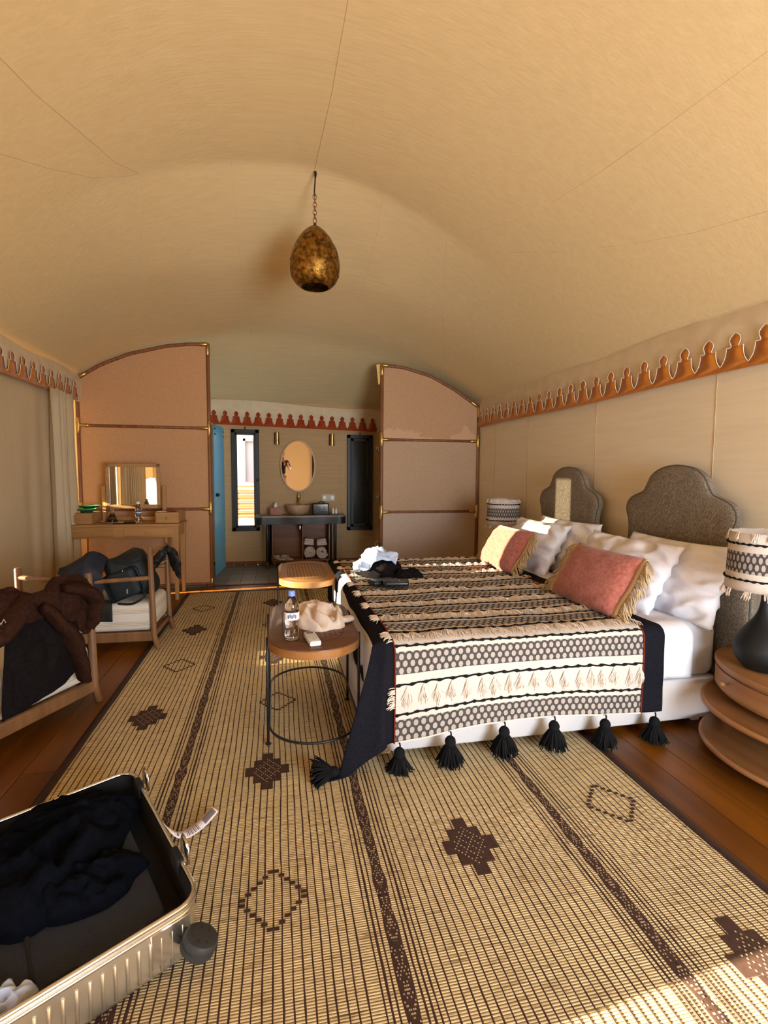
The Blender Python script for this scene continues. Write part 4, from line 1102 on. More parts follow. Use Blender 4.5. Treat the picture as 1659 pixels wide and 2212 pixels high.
# brown sweater over the near arm and back of the first chair; q runs along the arm, m away from it
def A(q, m, z): return P1(q + .035, -m * .62 + .012, z)
g = MB()
patch(g, [[A(-.04, -.10, .70), A(-.03, .02, .775), A(-.02, .09, .70), A(-.01, .10, .56), A(-.02, .07, .50)],
          [A(.06, -.14, .74), A(.06, .0, .82), A(.06, .10, .74), A(.05, .13, .58), A(.05, .12, .46)],
          [A(.18, -.14, .72), A(.18, -.02, .80), A(.17, .10, .75), A(.16, .13, .64), A(.17, .11, .55)],
          [A(.30, -.12, .68), A(.30, .0, .755), A(.30, .08, .70), A(.30, .10, .66), A(.30, .09, .62)],
          [A(.40, -.14, .70), A(.40, -.0, .80), A(.41, .10, .76), A(.42, .12, .68), A(.42, .10, .62)],
          [A(.54, -.12, .66), A(.54, .0, .83), A(.55, .11, .76), A(.56, .12, .66), A(.56, .09, .60)],
          [A(.74, -.10, .62), A(.74, .0, .78), A(.75, .09, .72), A(.76, .11, .64), A(.77, .09, .58)]], 90, 70, .035, 8, 1)
sleeve(g, [A(.33, .10, .70), A(.27, .14, .62), A(.19, .16, .48), A(.14, .165, .34), A(.115, .16, .22)], [.04, .07, .085, .072, .05], 34, 18, .022, 9, 5, .5)
sleeve(g, [A(.20, .10, .76), A(.10, .15, .73), A(.02, .14, .66), A(.02, .12, .56), A(.05, .10, .50)], [.05, .075, .07, .06, .045], 26, 18, .02, 9, 8, .5)
sleeve(g, [A(.42, .10, .76), A(.50, .13, .70), A(.58, .14, .62), A(.70, .11, .56)], [.05, .075, .07, .05], 26, 18, .018, 9, 11, .55)
sw = tag(g.build('brown_sweater', m_brown, sharp=None, loc=(-1.2, 3.0, .6), solid=.008), 'dark brown fleece sweater draped over the near armchair', 'clothing')
lg = MB()
for (q, z) in ((.60, .70), (.622, .694)):
    lg.tube([A(q - .011, .245, z - .011), A(q, .25, z + .008), A(q + .011, .245, z - .011)], .0016, 4)
lg.build('small_white_emblem', m_pipe, sw, sharp=None)
g = MB()
patch(g, [[A(.10, .05, .66), A(.11, .10, .54), A(.11, .11, .40), A(.13, .12, .30)],
          [A(.22, .06, .67), A(.22, .13, .52), A(.22, .12, .38), A(.235, .14, .24)],
          [A(.34, .06, .67), A(.35, .09, .52), A(.35, .14, .37), A(.36, .13, .215)],
          [A(.45, .06, .66), A(.47, .11, .52), A(.48, .12, .36), A(.49, .14, .20)],
          [A(.50, .05, .64), A(.53, .09, .50), A(.555, .11, .35), A(.575, .13, .19)]], 40, 40, .02, 8, 3)
tag(g.build('black_trousers', m_dark, sharp=None, loc=(-1.3, 2.9, .5), solid=.008), 'black garment hanging over the armchair under the brown sweater', 'clothing')
# navy jacket, backpack and black sleeve on the second chair
def B(x, y, z): return P2(x, y, z)
g = MB()
patch(g, [[B(.70, .30, .60), B(.68, .10, .655), B(.66, -.035, .60), B(.64, -.04, .42), B(.64, .02, .35)],
          [B(.58, .30, .64), B(.57, .10, .70), B(.56, -.045, .62), B(.54, -.03, .44), B(.54, .02, .36)],
          [B(.46, .30, .68), B(.46, .12, .77), B(.45, -.02, .68), B(.44, -.01, .48), B(.44, .03, .37)],
          [B(.36, .30, .62), B(.36, .14, .70), B(.36, .0, .60), B(.36, .02, .46), B(.36, .04, .37)]], 44, 44, .022, 8, 2)
jk = tag(g.build('navy_jacket', m_navy, sharp=None, loc=(-1.4, 4.3, .5), solid=.012), 'navy quilted jacket bunched over the arm of the armchair', 'clothing')
bp = thing('backpack', 'black backpack lying on the seat of the armchair by the desk', 'backpack', (-1.15, 4.42, .38))
g = MB(); rbox(g, B(.20, .20, .56), (.36, .26, .36), .10, .09, Matrix.Rotation(-.35, 3, 'Y'), n=7, fn=lambda p: p + Vector((.05 * noise.noise(p * 7), -.035 * noise.noise(p * 8), .07 * noise.noise(p * 6 + Vector((3, 0, 0))) - .10 * max(0, p.x) + .02))); g.build('bag_body', m_bag, bp, sharp=None)
g = MB(); rbox(g, B(.22, .055, .52), (.26, .06, .22), .07, .03, Matrix.Rotation(-.35, 3, 'Y'), n=7); g.build('front_pocket', m_bag, bp, sharp=None)
MB().tube([crm([B(.10, .05, .50), B(.06, .0, .44), B(.14, -.01, .38), B(.26, .02, .375)], i / 16) for i in range(17)], .011, 6, flat=.4).build('strap', m_bagk, bp, sharp=None)
MB().tube([crm([B(.30, .06, .70), B(.24, .03, .69), B(.16, .04, .68), B(.10, .07, .70)], i / 12) for i in range(13)], .007, 6).build('top_handle', m_bagk, bp, sharp=None)
MB().box(B(.19, .022, .47), (.010, .002, .035), .0005).build('label_patch', m_greyp, bp)
MB().rod(B(.22, .03, .635), B(.22, .022, .625), .005).build('zip_pull', m_chrome, bp)
g = MB()
patch(g, [[B(.38, .04, .40), B(.37, -.02, .385), B(.37, -.035, .30), B(.375, -.035, .255)], [B(.30, .04, .40), B(.29, -.02, .388), B(.285, -.035, .30), B(.285, -.035, .25)]], 10, 16, .006, 10, 4)
tag(g.build('black_cuff', m_bagk, sharp=None, loc=(-1.28, 4.17, .32), solid=.01), 'black cloth flap hanging over the front of the white chair cushion', 'clothing')
g = MB()
sleeve(g, [B(.0, .50, .735), B(-.03, .53, .70), B(-.055, .54, .61), B(-.075, .54, .53), B(-.105, .53, .46)], [.035, .055, .06, .042, .012], 34, 18, .035, 11, 6, .5)
sleeve(g, [B(.12, .48, .58), B(.06, .49, .66), B(.02, .51, .70), B(-.02, .53, .70)], [.06, .06, .05, .04], 26, 18, .035, 11, 9, .55)
tag(g.build('black_rain_jacket', m_bagk, sharp=None, loc=(-.9, 4.7, .65)), 'black garment hung over the rear post of the armchair by the desk', 'clothing')

# ================================================================== DRESSING TABLE
dt = thing('dressing_table', 'light oak dressing table with two drawers and two small drawer boxes, against the pink divider', 'table', (-1.6, 6.03, 0))
dx0, dx1, dy0, dy1 = -2.15, -1.02, 5.80, 6.30
MB().box(((dx0 + dx1) / 2, (dy0 + dy1) / 2, .824), (dx1 - dx0, dy1 - dy0, .026), .005).build('table_top', m_oak, dt)
MB().box(((dx0 + dx1) / 2, dy0 + .03, .752), (dx1 - dx0 - .05, .02, .118), .002).box(((dx0 + dx1) / 2, dy1 - .03, .752), (dx1 - dx0 - .05, .02, .118), .002).box((dx0 + .03, 6.05, .752), (.02, .44, .118), .002).box((dx1 - .03, 6.05, .752), (.02, .44, .118), .002).build('apron', m_oak, dt)
for (a, b_) in ((-2.08, -1.68), (-1.58, -1.12)):
    d_ = MB().box(((a + b_) / 2, dy0 + .016, .752), (b_ - a, .014, .088), .003).build('drawer', m_oak, dt)
    MB().rod(((a + b_) / 2, dy0 + .01, .752), ((a + b_) / 2, dy0 - .004, .752), .005).ell(((a + b_) / 2, dy0 - .010, .752), (.012, .010, .012)).build('knob', m_oak, d_)
for x in (dx0 + .045, dx1 - .045):
    for y in (dy0 + .045, dy1 - .045):
        q = MB(); vs = []
        for z, h in ((0, .017), (.67, .031), (.69, .033), (.81, .033)): vs += [(x + sx * h, y + sy * h, z) for sx, sy in ((-1, -1), (1, -1), (1, 1), (-1, 1))]
        q.add(vs, [[i * 4 + j, i * 4 + (j + 1) % 4, i * 4 + 4 + (j + 1) % 4, i * 4 + 4 + j] for i in range(3) for j in range(4)] + [[3, 2, 1, 0], [12, 13, 14, 15]]).build('leg', m_oakz, dt)
for (a, b_) in ((-2.14, -1.90), (-1.275, -1.035)):
    y0_, y1_ = 5.86, 6.28
    bx = MB().box(((a + b_) / 2, (y0_ + y1_) / 2, .898), (b_ - a, y1_ - y0_, .118), .004).build('drawer_box', m_oak, dt)
    MB().box(((a + b_) / 2, y0_ - .002, .896), (b_ - a - .035, .012, .084), .003).rod(((a + b_) / 2, y0_ - .006, .897), ((a + b_) / 2, y0_ - .02, .897), .005).ell(((a + b_) / 2, y0_ - .026, .897), (.012, .010, .012)).build('small_drawer', m_oak, bx)
mt = thing('dressing_mirror', 'oak framed tilting mirror standing on the dressing table', 'mirror', (-1.545, 6.17, .84))
MM = Matrix.Translation((-1.55, 6.13, 1.235)) @ Matrix.Rotation(math.radians(3.0), 4, 'Z') @ Matrix.Rotation(math.radians(1.0), 4, 'X')
def mb_(mb, c, s, b_=.003): return mb.box(MM @ Vector(c), s, b_, MM.to_3x3())
fw_, fh_ = .555, .50
q = MB(); mb_(q, (-fw_ / 2 + .019, 0, 0), (.038, .024, fh_)); mb_(q, (fw_ / 2 - .019, 0, 0), (.038, .024, fh_)); mb_(q, (0, 0, fh_ / 2 - .019), (fw_, .024, .038)); mb_(q, (0, 0, -fh_ / 2 + .022), (fw_, .024, .044))
q.build('mirror_frame', m_oak, mt); q = MB(); mb_(q, (0, 0.002, 0), (fw_ - .07, .008, fh_ - .075), .001); q.build('mirror_glass', m_mirror, mt)
for x in (-1.86, -1.235): MB().box((x, 6.15, 1.04), (.042, .03, .40), .005).box((x, 6.15, .848), (.05, .16, .02), .004).build('mirror_post', m_oakz, mt)
MB().box((-1.545, 6.165, .87), (.62, .02, .04), .003).build('stretcher', m_oak, mt)
bt2 = bottle(-1.45, 5.90, .838, .235, .033, 'clear water bottle with blue label on the dressing table', m_plast, 'water bottles', m_labb)
MB().lathe([(.034, .952), (.0345, .953), (.0345, .962), (.034, .963)], (-1.45, 5.90, 0), 24).build('label_stripe', m_lab, bt2)
g = MB().lathe([(0, .958), (.06, .958), (.065, .966), (.10, .975), (.135, .992), (.137, .998), (.13, .998), (.095, .984), (.05, .976), (0, .974)], (-1.99, 6.0, 0), 32)
tag(g.build('green_plate', m_green, sharp=None, loc=(-1.99, 6.0, .957)), 'dark green glazed plate on the left drawer box', 'plate')
g = MB().lathe([(0, .996), (.055, .996), (.06, 1.003), (.09, 1.010), (.118, 1.024), (.12, 1.03), (.112, 1.029), (.08, 1.016), (.04, 1.01), (0, 1.01)], (-1.975, 6.02, 0), 32)
tag(g.build('green_plate', m_green, sharp=None, loc=(-1.975, 6.02, .998)), 'smaller green plate stacked on the larger green plate', 'plate')
fk = thing('glass_flask', 'small conical glass flask of dark red liquid, left on the dressing table', 'flask', (-1.74, 6.0, .838))
MB().lathe([(0, .84), (.05, .84), (.054, .845), (.045, .88), (.018, .945), (.015, .985), (.018, .99)], (-1.74, 6.0, 0), 24).build('flask_body', m_pet, fk, sharp=None)
MB().lathe([(0, .843), (.048, .843), (.047, .86), (.040, .876), (0, .876)], (-1.74, 6.0, 0), 24).build('liquid', m_redl, fk)
MB().lathe([(.0315, .900), (.0265, .920), (.022, .935)], (-1.74, 6.0, 0), 24).build('red_tag', mat('coral_paper', (.55, .10, .07), .7), fk, solid=.001)
g = MB().lathe([(0, .839), (.07, .839), (.085, .846), (.08, .848), (0, .845)], (-1.70, 5.99, 0), 24, sx=1.2, sy=.8)
tag(g.build('saucer', m_lab, loc=(-1.70, 5.99, .838)), 'flat white dish under the glass flask', 'dish')
tag(MB().box((-1.535, 5.90, .847), (.12, .08, .016), .005).box((-1.535, 5.90, .857), (.11, .07, .004), .002).build('black_wallet', m_leather, loc=(-1.535, 5.9, .84)), 'black wallet lying left of the dressing table bottle', 'wallet')
tag(MB().box((-1.655, 5.86, .845), (.075, .035, .014), .004).rod((-1.62, 5.86, .845), (-1.585, 5.87, .843), .006).build('key_fob', m_rubber, loc=(-1.655, 5.86, .84)), 'grey key fob near the front edge of the dressing table', 'keys')
tag(MB().box((-1.14, 5.98, .965), (.09, .125, .008), .002, Matrix.Rotation(.5, 3, 'Z')).build('passport', m_pass, loc=(-1.14, 5.98, .96)), 'burgundy booklet on the right drawer box', 'booklet')
tag(MB().box((-1.215, 5.95, .962), (.10, .10, .005), .001, Matrix.Rotation(-.2, 3, 'Z')).build('paper_slip', m_lab, loc=(-1.215, 5.95, .96)), 'white folded paper beside the burgundy booklet', 'paper')

# ================================================================== BATHROOM
vn = thing('wash_stand', 'wash stand with wavy black apron and wooden counter under the oval mirror', 'washstand', (.36, 7.64, 0))
vx0, vx1 = -.29, 1.02
def vfront(u):
    e = min(u, 1 - u)
    return 7.43 + .022 * (1 - abs(2 * u - 1) ** 2) + .02 * cos(4 * pi * u + pi) * .6 + (.10 * (1 - math.sqrt(max(0, 1 - (1 - min(1, e / .09)) ** 2))))
N = 48; fo = [(lerp(vx0, vx1, i / N), vfront(i / N)) for i in range(N + 1)] + [(vx1, 7.86), (vx0, 7.86)]
I4 = Matrix.Identity(4)
MB().prism(fo, .022, Matrix.Translation((0, 0, .759))).build('counter_top', m_counter, vn)
ap = MB(); q = fo[:N + 1]; n = N + 1
ap.add([(x, y + .004 + d, z) for d in (0, .018) for z in (.648, .748) for x, y in q], [[i, i + 1, n + i + 1, n + i] for i in range(N)] + [[2 * n + i, 3 * n + i, 3 * n + i + 1, 2 * n + i + 1] for i in range(N)] + [[i, 2 * n + i, 2 * n + i + 1, i + 1] for i in range(N)])
ap.box((vx0 + .012, 7.70, .698), (.02, .32, .10)).box((vx1 - .012, 7.70, .698), (.02, .32, .10)).build('apron', m_blackp, vn)
for (x, y) in ((-.125, 7.52), (.86, 7.52), (-.10, 7.82), (.82, 7.82)):
    l_ = MB().rod((x, y, .09), (x, y, .75), .024, seg=12).build('leg', m_blackp, vn); MB().rod((x, y, .0), (x, y, .10), .019, .0235, 12).build('brass_shoe', m_brass if y < 7.6 else m_blackp, l_)
MB().rod((.35, 7.62, .56), (.35, 7.62, .66), .022, .02, 14).rod((.35, 7.62, .53), (.35, 7.62, .58), .017).build('drain_trap', m_chrome, vn)
bs = MB().lathe([(0, .771), (.09, .772), (.135, .80), (.165, .845), (.178, .895), (.18, .918), (.17, .92), (.163, .90), (.15, .85), (.12, .81), (.08, .795), (0, .79)], (.325, 7.66, 0), 40)
tag(bs.build('wash_basin', m_basin, sharp=None, loc=(.325, 7.66, .77)), 'round ribbed stoneware basin on the wash stand counter', 'basin')
fa = thing('faucet', 'tall old brass faucet behind the basin', 'faucet', (.345, 7.83, .77))
MB().lathe([(0, .77), (.03, .77), (.03, .785), (.018, .80), (.017, 1.0), (.024, 1.01), (.024, 1.05), (.012, 1.075), (.015, 1.09), (0, 1.10)], (.345, 7.83, 0), 16).build('faucet_column', m_brass, fa)
MB().tube([crm([(.345, 7.83, .985), (.345, 7.77, 1.0), (.345, 7.715, .985), (.345, 7.70, .945)], i / 12) for i in range(13)], .012, 8).build('spout', m_brass, fa, sharp=None)
MB().rod((.345, 7.83, 1.035), (.395, 7.82, 1.05), .007).build('lever', m_brass, fa)
tb = thing('tissue_box', 'reddish brown wooden tissue box with a white tissue, left on the counter', 'tissue box', (.0, 7.64, .77))
MB().box((.0, 7.64, .828), (.165, .12, .112), .004).build('box_body', m_tissuebox, tb)
g = MB(); patch(g, [[(-.025, 7.64, .88), (-.02, 7.63, .915), (-.005, 7.64, .945)], [(0, 7.65, .88), (.004, 7.65, .92), (.01, 7.645, .955)], [(.025, 7.64, .88), (.022, 7.645, .91), (.018, 7.64, .935)]], 10, 10, .01, 30); g.build('tissue', m_lab, tb, sharp=None, solid=.001)
tg = thing('toiletry_bag', 'clear black trimmed toiletry bag full of small things, right of the basin', 'bag', (.655, 7.62, .77))
m_vinyl = glassmat('clear_vinyl', (.7, .75, .8), .08, .9)
MB().box((.655, 7.62, .855), (.235, .12, .165), .012).build('clear_body', m_vinyl, tg)
k = MB()
for z in (.777, .935):
    k.tube([(.655 + x, 7.62 + y, z) for x, y in rrect(.118, .061, .015)], .007, 6, closed=True)
for sx in (-1, 1):
    for sy in (-1, 1): k.rod((.655 + sx * .116, 7.62 + sy * .059, .775), (.655 + sx * .116, 7.62 + sy * .059, .937), .006)
k.build('black_trim', m_bagk, tg)
MB().box((.655, 7.62, .80), (.222, .108, .045), .006).build('dark_contents', m_navyc, tg)
MB().tube([(.60 + .12 * i / 12, 7.555, .935 + .035 * sin(pi * i / 12)) for i in range(13)], .007, 6).build('handle', m_bagk, tg, sharp=None)
for i, (x, z, r, m) in enumerate(((.60, .86, .02, m_lab), (.65, .85, .024, m_cap), (.70, .87, .022, m_lab), (.735, .855, .018, m_plast), (.625, .885, .016, m_greyp))):
    MB().rod((x, 7.61, z - .045), (x + (-1) ** i * .02, 7.60, z + .04), r, r * .7, 12).build('small_tube', m, tg)
ty = MB().box((.865, 7.63, .775), (.13, .08, .008), .002)
tag(ty.build('bottle_tray', m_black, loc=(.865, 7.63, .77)), 'small dark tray near the right end of the counter', 'tray')
for x, w_ in ((.845, 'left'), (.89, 'right')):
    tb_ = thing('small_bottle', 'small white toiletry bottle, %s one on the tray' % w_, 'bottle', (x, 7.63, .779), 'toiletry bottles')
    MB().lathe([(0, .78), (.017, .78), (.018, .785), (.018, .835), (.009, .845), (.008, .85), (0, .85)], (x, 7.63, 0), 14).build('bottle_body', m_plast, tb_)
    MB().lathe([(0, .85), (.009, .85), (.009, .868), (0, .869)], (x, 7.63, 0), 12).build('cap', m_chrome, tb_)
# shelf under the counter with towels and slippers
su = thing('open_shelf_unit', 'walnut two bay shelf unit standing under the wash stand', 'shelf', (.365, 7.72, 0))
for nm, c, s in (('back_panel', (.365, 7.85, .36), (.83, .012, .56)), ('bottom_board', (.365, 7.70, .098), (.85, .30, .022)), ('side_panel', (-.05, 7.70, .36), (.02, .30, .54)), ('side_panel', (.78, 7.70, .36), (.02, .30, .54)), ('middle_panel', (.385, 7.70, .36), (.02, .29, .53))):
    MB().box(c, s, .003).build(nm, m_walnut, su)
for x in (-.02, .75):
    for y in (7.57, 7.82): MB().rod((x, y, 0), (x, y, .09), .014, seg=8).build('leg', m_walnut, su)
def towel_roll(x, z, r, lab, seed):
    P = []; n = 70
    for i in range(n + 1):
        t = i / n; a = t * 2 * pi * 2.6 + seed; rr = r * (.16 + .84 * t); P.append((x + rr * cos(a), z + rr * sin(a)))
    g = MB(); th = r * .29
    g.grid(lambda u, w: Vector((P[int(u * n)][0], lerp(7.57, 7.80, w) + .004 * noise.noise(Vector((u * 20, w, seed))), P[int(u * n)][1])), n, 2)
    o = g.build('rolled_towel', m_towel, sharp=None, solid=th, loc=(x, 7.68, z), offset=0, subdiv=0)
    tag(o, lab, 'towel', 'white towels on the shelf')
towel_roll(.495, .205, .083, 'large rolled white towel, lower left on the right shelf bay', .4)
towel_roll(.672, .205, .083, 'large rolled white towel, lower right on the right shelf bay', 2.2)
def towel_fold(x, z, lab, s):
    g = MB()
    for i in range(3):
        rbox(g, (x + .004 * i * s, 7.66 + .01 * (i % 2), z + .024 + .030 * i), (.155 - .008 * i, .20, .033), .02, .0155, Matrix.Rotation(.05 * s, 3, 'Z') @ Matrix.Rotation(.10 * s, 3, 'Y'), m=3)
    tag(g.build('folded_towel', m_towel, sharp=None, loc=(x, 7.66, z)), lab, 'towel', 'white towels on the shelf')
towel_fold(.47, .315, 'small folded white towel on the left roll', 1)
towel_fold(.675, .305, 'small folded white towel on the right roll', -1)
for i, (x, r) in enumerate(((.03, -.5), (.16, -.75))):
    M_ = Matrix.Translation((x, 7.64, .112)) @ Matrix.Rotation(r + 1.57, 4, 'Z') @ Matrix.Rotation(.12, 4, 'X')
    t = thing('slipper', 'white towelling slipper, %s of the pair on the shelf' % ('left' if i == 0 else 'right'), 'slipper', (x, 7.64, .11), 'white slippers')
    out = [(.04 * (1.0 + .12 * sin(a * 2)) * cos(a), .115 * sin(a)) for a in [2 * pi * k / 20 for k in range(20)]]
    g = MB(); g.prism(out, .016, M_ @ Matrix.Translation((0, 0, .012))); g.build('sole', m_towel, t)
    g = MB(); g.grid(lambda u, v: M_ @ Vector((.046 * -cos(pi * u), lerp(.005, .095, v), .018 + .04 * sin(pi * u) * (1 - .35 * v))), 10, 6); g.build('upper', m_towel, t, sharp=None, solid=.006)
# oval mirror, wall lamps, switch
om = thing('oval_mirror', 'oval wall mirror with pale frame above the basin', 'mirror', (.335, 7.87, 1.50))
MO = Matrix.Translation((.335, 7.862, 1.495)) @ Matrix.Rotation(math.radians(-1.15), 4, 'Z') @ Matrix.Rotation(math.radians(1.0), 4, 'X')
N = 48
def oval(rx, rz, y): return [MO @ Vector((rx * cos(2 * pi * i / N), y, rz * sin(2 * pi * i / N))) for i in range(N)]
q = MB(); vs = oval(.262, .388, .012) + oval(.266, .392, -.012) + oval(.252, .378, -.020) + oval(.242, .368, -.012)
q.add(vs, [[i * N + j, i * N + (j + 1) % N, (i + 1) * N + (j + 1) % N, (i + 1) * N + j] for i in range(3) for j in range(N)] + [list(range(N))]); q.build('mirror_frame', m_mirframe, om, sharp=30)
q = MB(); q.add(oval(.245, .371, -.013), [list(range(N))]); q.build('mirror_glass', m_mirror, om, recalc=False, sharp=None)
for x, z, w_ in ((.03, 1.905, 'left'), (.853, 1.90, 'right')):
    t = thing('wall_lamp', 'brass tube wall lamp %s of the oval mirror' % w_, 'lamp', (x, 7.87, z), 'brass wall lamps')
    MB().lathe([(.028, -.09), (.034, -.092), (.035, -.085), (.029, .08), (.031, .088), (.022, .09), (.02, -.085)], (x, 7.82, z), 20).build('tube_shade', m_brass, t)
    MB().box((x - .018, 7.878, z), (.05, .025, .17), .004).rod((x, 7.87, z), (x, 7.84, z), .012).build('wall_plate', m_black, t)
m_plate = mat('beige_switch_plate', (.50, .41, .30), .4)
sp_ = thing('wall_socket_plate', 'beige triple switch and socket plate on the wall right of the mirror', 'switch', (.80, 7.89, 1.01))
MB().box((.80, 7.893, 1.01), (.20, .012, .10), .004).build('plate', m_plate, sp_)
for x, m in ((-.06, m_plast), (0, m_plate), (.06, m_plast)): MB().box((.80 + x, 7.885, 1.01), (.045, .008, .05), .003).build('switch', m, sp_)
# shower door, fixed screen and glass door
sd = thing('frosted_shower_door', 'blue lit frosted glass shower door, standing open at the left of the bathroom', 'door', (-.76, 7.4, 0))
a = Vector((-.795, 7.06, 0)); b_ = Vector((-.735, 7.75, 0)); dv2 = (b_ - a).normalized(); ang = math.atan2(dv2.y, dv2.x); MZ = Matrix.Rotation(ang, 3, 'Z')
MB().box((a + b_) / 2 + Vector((0, 0, 1.02)), ((b_ - a).length, .012, 2.02), .002, MZ).build('glass_leaf', m_teal, sd)
for f, z in ((.08, 1.97), (.08, 1.90), (.9, 1.97), (.9, 1.90)):
    p = lerp(a, b_, f); MB().rod(p + Vector((-.018, 0, z)), p + Vector((.018, 0, z)), .013).build('bolt', m_black, sd)
p = lerp(a, b_, .12); MB().ell(p + Vector((.025, 0, 1.09)), (.028, .018, .026)).build('door_knob', m_black, sd)
sc = MB().box((-.835, 6.76, 1.0), (.02, .58, 2.0), .002)
m_scr = mat('dark_green_screen', (.03, .045, .038), .3)
tag(sc.build('shower_screen', m_scr, loc=(-.835, 6.76, 0)), 'dark green fixed screen beside the pole of the pink divider', 'screen')
tag(MB().rod((-.84, 6.75, 2.03), (-.78, 7.15, 2.02), .008).build('screen_brace', m_chrome, loc=(-.81, 6.95, 2.02)), 'thin bright rail at the top of the shower screen', 'rail')
gd = thing('glass_door', 'clear glass door seen edge on beside the pole of the mauve divider', 'door', (1.36, 7.0, 0))
MB().box((1.385 + .2037 * .40, 6.77 + .40, 1.03), (.010, .80, 2.0), .002, Matrix.Rotation(-math.atan(.2037), 3, 'Z')).build('glass_leaf', m_edge, gd)
for z in (1.71, 1.055, .42): MB().box((1.378, 6.82, z), (.035, .075, .085), .006).box((1.35, 6.80, z), (.03, .03, .06), .005).build('hinge', m_chrome, gd)

# ================================================================== LANTERN
ln = thing('pendant_lantern', 'egg shaped old brass pendant lantern hanging from the roof on a chain', 'lantern', (.3, 3.9, 2.7))
def lanmat():
    m = mat('etched_brass', (.10, .048, .009), .46, 1.0, col2=(.42, .22, .045), scale=34, detail=8, bump=.25, bscale=70, contrast=(.36, .66)); return m
m_lan = lanmat()
prof = [(.100, 2.762), (.128, 2.778), (.158, 2.812), (.176, 2.856), (.183, 2.905), (.178, 2.96), (.160, 3.025), (.132, 3.085), (.098, 3.135), (.062, 3.172), (.030, 3.194), (.012, 3.205), (.010, 3.222)]
P = [crm([(r, z, 0) for r, z in prof], i / 48)[:2] for i in range(49)]
g = MB(); g.lathe([(r, z) for r, z in P], (.3, 3.9, 0), 56, uv=True); g.build('brass_shell', m_lan, ln, sharp=None, solid=.003)
def lanp(a, z):
    r = interp([(z_, r_) for r_, z_ in P], z) + .0015; return Vector((.3 + r * cos(a), 3.9 + r * sin(a), z))
d = MB()
for k in range(6):
    a0 = 2 * pi * k / 6 - .3
    for i in range(26):
        t = i / 25; 
        d.ell(lanp(a0 + (t - .5) * 1.05, 2.835 + .05 * (2 * t - 1) ** 2), (.0022,) * 3, 5, 3)
        d.ell(lanp(a0 + .5 + (t - .5) * 1.05, 2.935 + .12 * (2 * t - 1) ** 2), (.0022,) * 3, 5, 3)
        d.ell(lanp(a0 + (t - .5) * .5, 2.94 + .17 * t), (.002,) * 3, 5, 3)
d.build('punched_dots', m_sub, ln, sharp=None, kind='stuff')
MB().lathe([(.012, 2.93), (.03, 2.93), (.045, 2.97), (.045, 3.0), (.02, 3.04), (.012, 3.19)], (.3, 3.9, 0), 16).build('bulb', m_greyp, ln)
z = 3.225
for i in range(7):
    ax = Vector((1, 0, 0)) if i % 2 == 0 else Vector((.3, .95, 0)); h = .020
    MB().tube([Vector((.3, 3.9, z + h - .004)) + ax * (.013 * cos(a)) + Vector((0, 0, h * sin(a))) for a in [2 * pi * j / 14 for j in range(14)]], .0028, 6, closed=True).build('chain_link', m_pole, ln, sharp=None); z += .0275
MB().tube([(.3, 3.9, z - .01), (.298, 3.9, z + .03), (.303, 3.898, z + .10), (.304, 3.9, 3.54), (.301, 3.9, 3.585)], .0055, 6).tube([(.302, 3.9, 3.52), (.312, 3.9, 3.56), (.310, 3.9, 3.585)], .004, 6).build('cord', m_black, ln, sharp=None)

# ================================================================== SUITCASE
sc = thing('open_suitcase', 'open aluminium suitcase half with black lining, lying on the mat', 'suitcase', (-.6, 1.6, 0))
sd1 = Vector((.452, -.892, 0)).normalized(); sd2 = Vector((-.835, -.55, 0)).normalized()
O = Vector((-.585, 2.165, 0)); SL, SW, SD = .80, .56, .165
MS = Matrix(((sd1.x, sd2.x, 0, O.x), (sd1.y, sd2.y, 0, O.y), (0, 0, 1, .016), (0, 0, 0, 1)))
def sp(l, w, z): return MS @ Vector((l, w, z))
def shell(mb, levels, r):
    vs = []; k = 0
    for (ins, z) in levels:
        o = rrect(SL / 2 - ins, SW / 2 - ins, max(.004, r - ins), 8); k = len(o); vs += [sp(SL / 2 + x, SW / 2 + y, z) for x, y in o]
    return mb.add(vs, [[i * k + j, i * k + (j + 1) % k, (i + 1) * k + (j + 1) % k, (i + 1) * k + j] for i in range(len(levels) - 1) for j in range(k)]), k
g, k = shell(MB(), [(.03, 0), (.008, .006), (.002, .02), (0, .05), (0, SD)], .065); g.f.append(list(range(k))[::-1]); g.build('outer_shell', m_alu, sc, sharp=None)
g, k = shell(MB(), [(.006, SD), (.007, .06), (.010, .05)], .06); n0 = len(g.v); g.f.append([2 * k + j for j in range(k)]); g.build('inner_lining', m_case, sc, sharp=50, recalc=False)
for dz, r in ((0, .0075), (-.019, .006)):
    MB().tube([sp(SL / 2 + x, SW / 2 + y, SD + dz) for x, y in rrect(SL / 2 - .001 + (0 if dz == 0 else .002), SW / 2 - .001 + (0 if dz == 0 else .002), .065, 8)], r, 8, closed=True).build('frame_rail', m_alur, sc, sharp=None)
m_mesh = mat('grey_mesh_divider', (.012, .017, .030), .85, col2=(.022, .029, .046), scale=350, bump=.4, bscale=400, detail=1)
g = MB(); rbox(g, sp(SL / 2 + .0, SW / 2 + .02, .105), (SL - .10, SW - .11, .025), .05, .012, MS.to_3x3(), n=8); dvd = g.build('mesh_divider', m_mesh, sc)
MB().tube([sp(.08 + .64 * i / 20, .40, .119 + .004 * sin(i)) for i in range(21)], .007, 6, flat=.5).build('zip', m_case, dvd, sharp=None)
for l in (.36, .56):
    MB().box(sp(SL - .045, .10 + (l - .36) * 1.2, .119), (.05, .075, .006), .003, MS.to_3x3()).build('tab', m_case, dvd)
for i in range(17):
    w = .055 + .029 * i
    if w < SW - .05: MB().rod(sp(SL + .001, w, .022), sp(SL + .001, w, SD - .045), .0045, seg=8).build('rib', m_alu, sc)
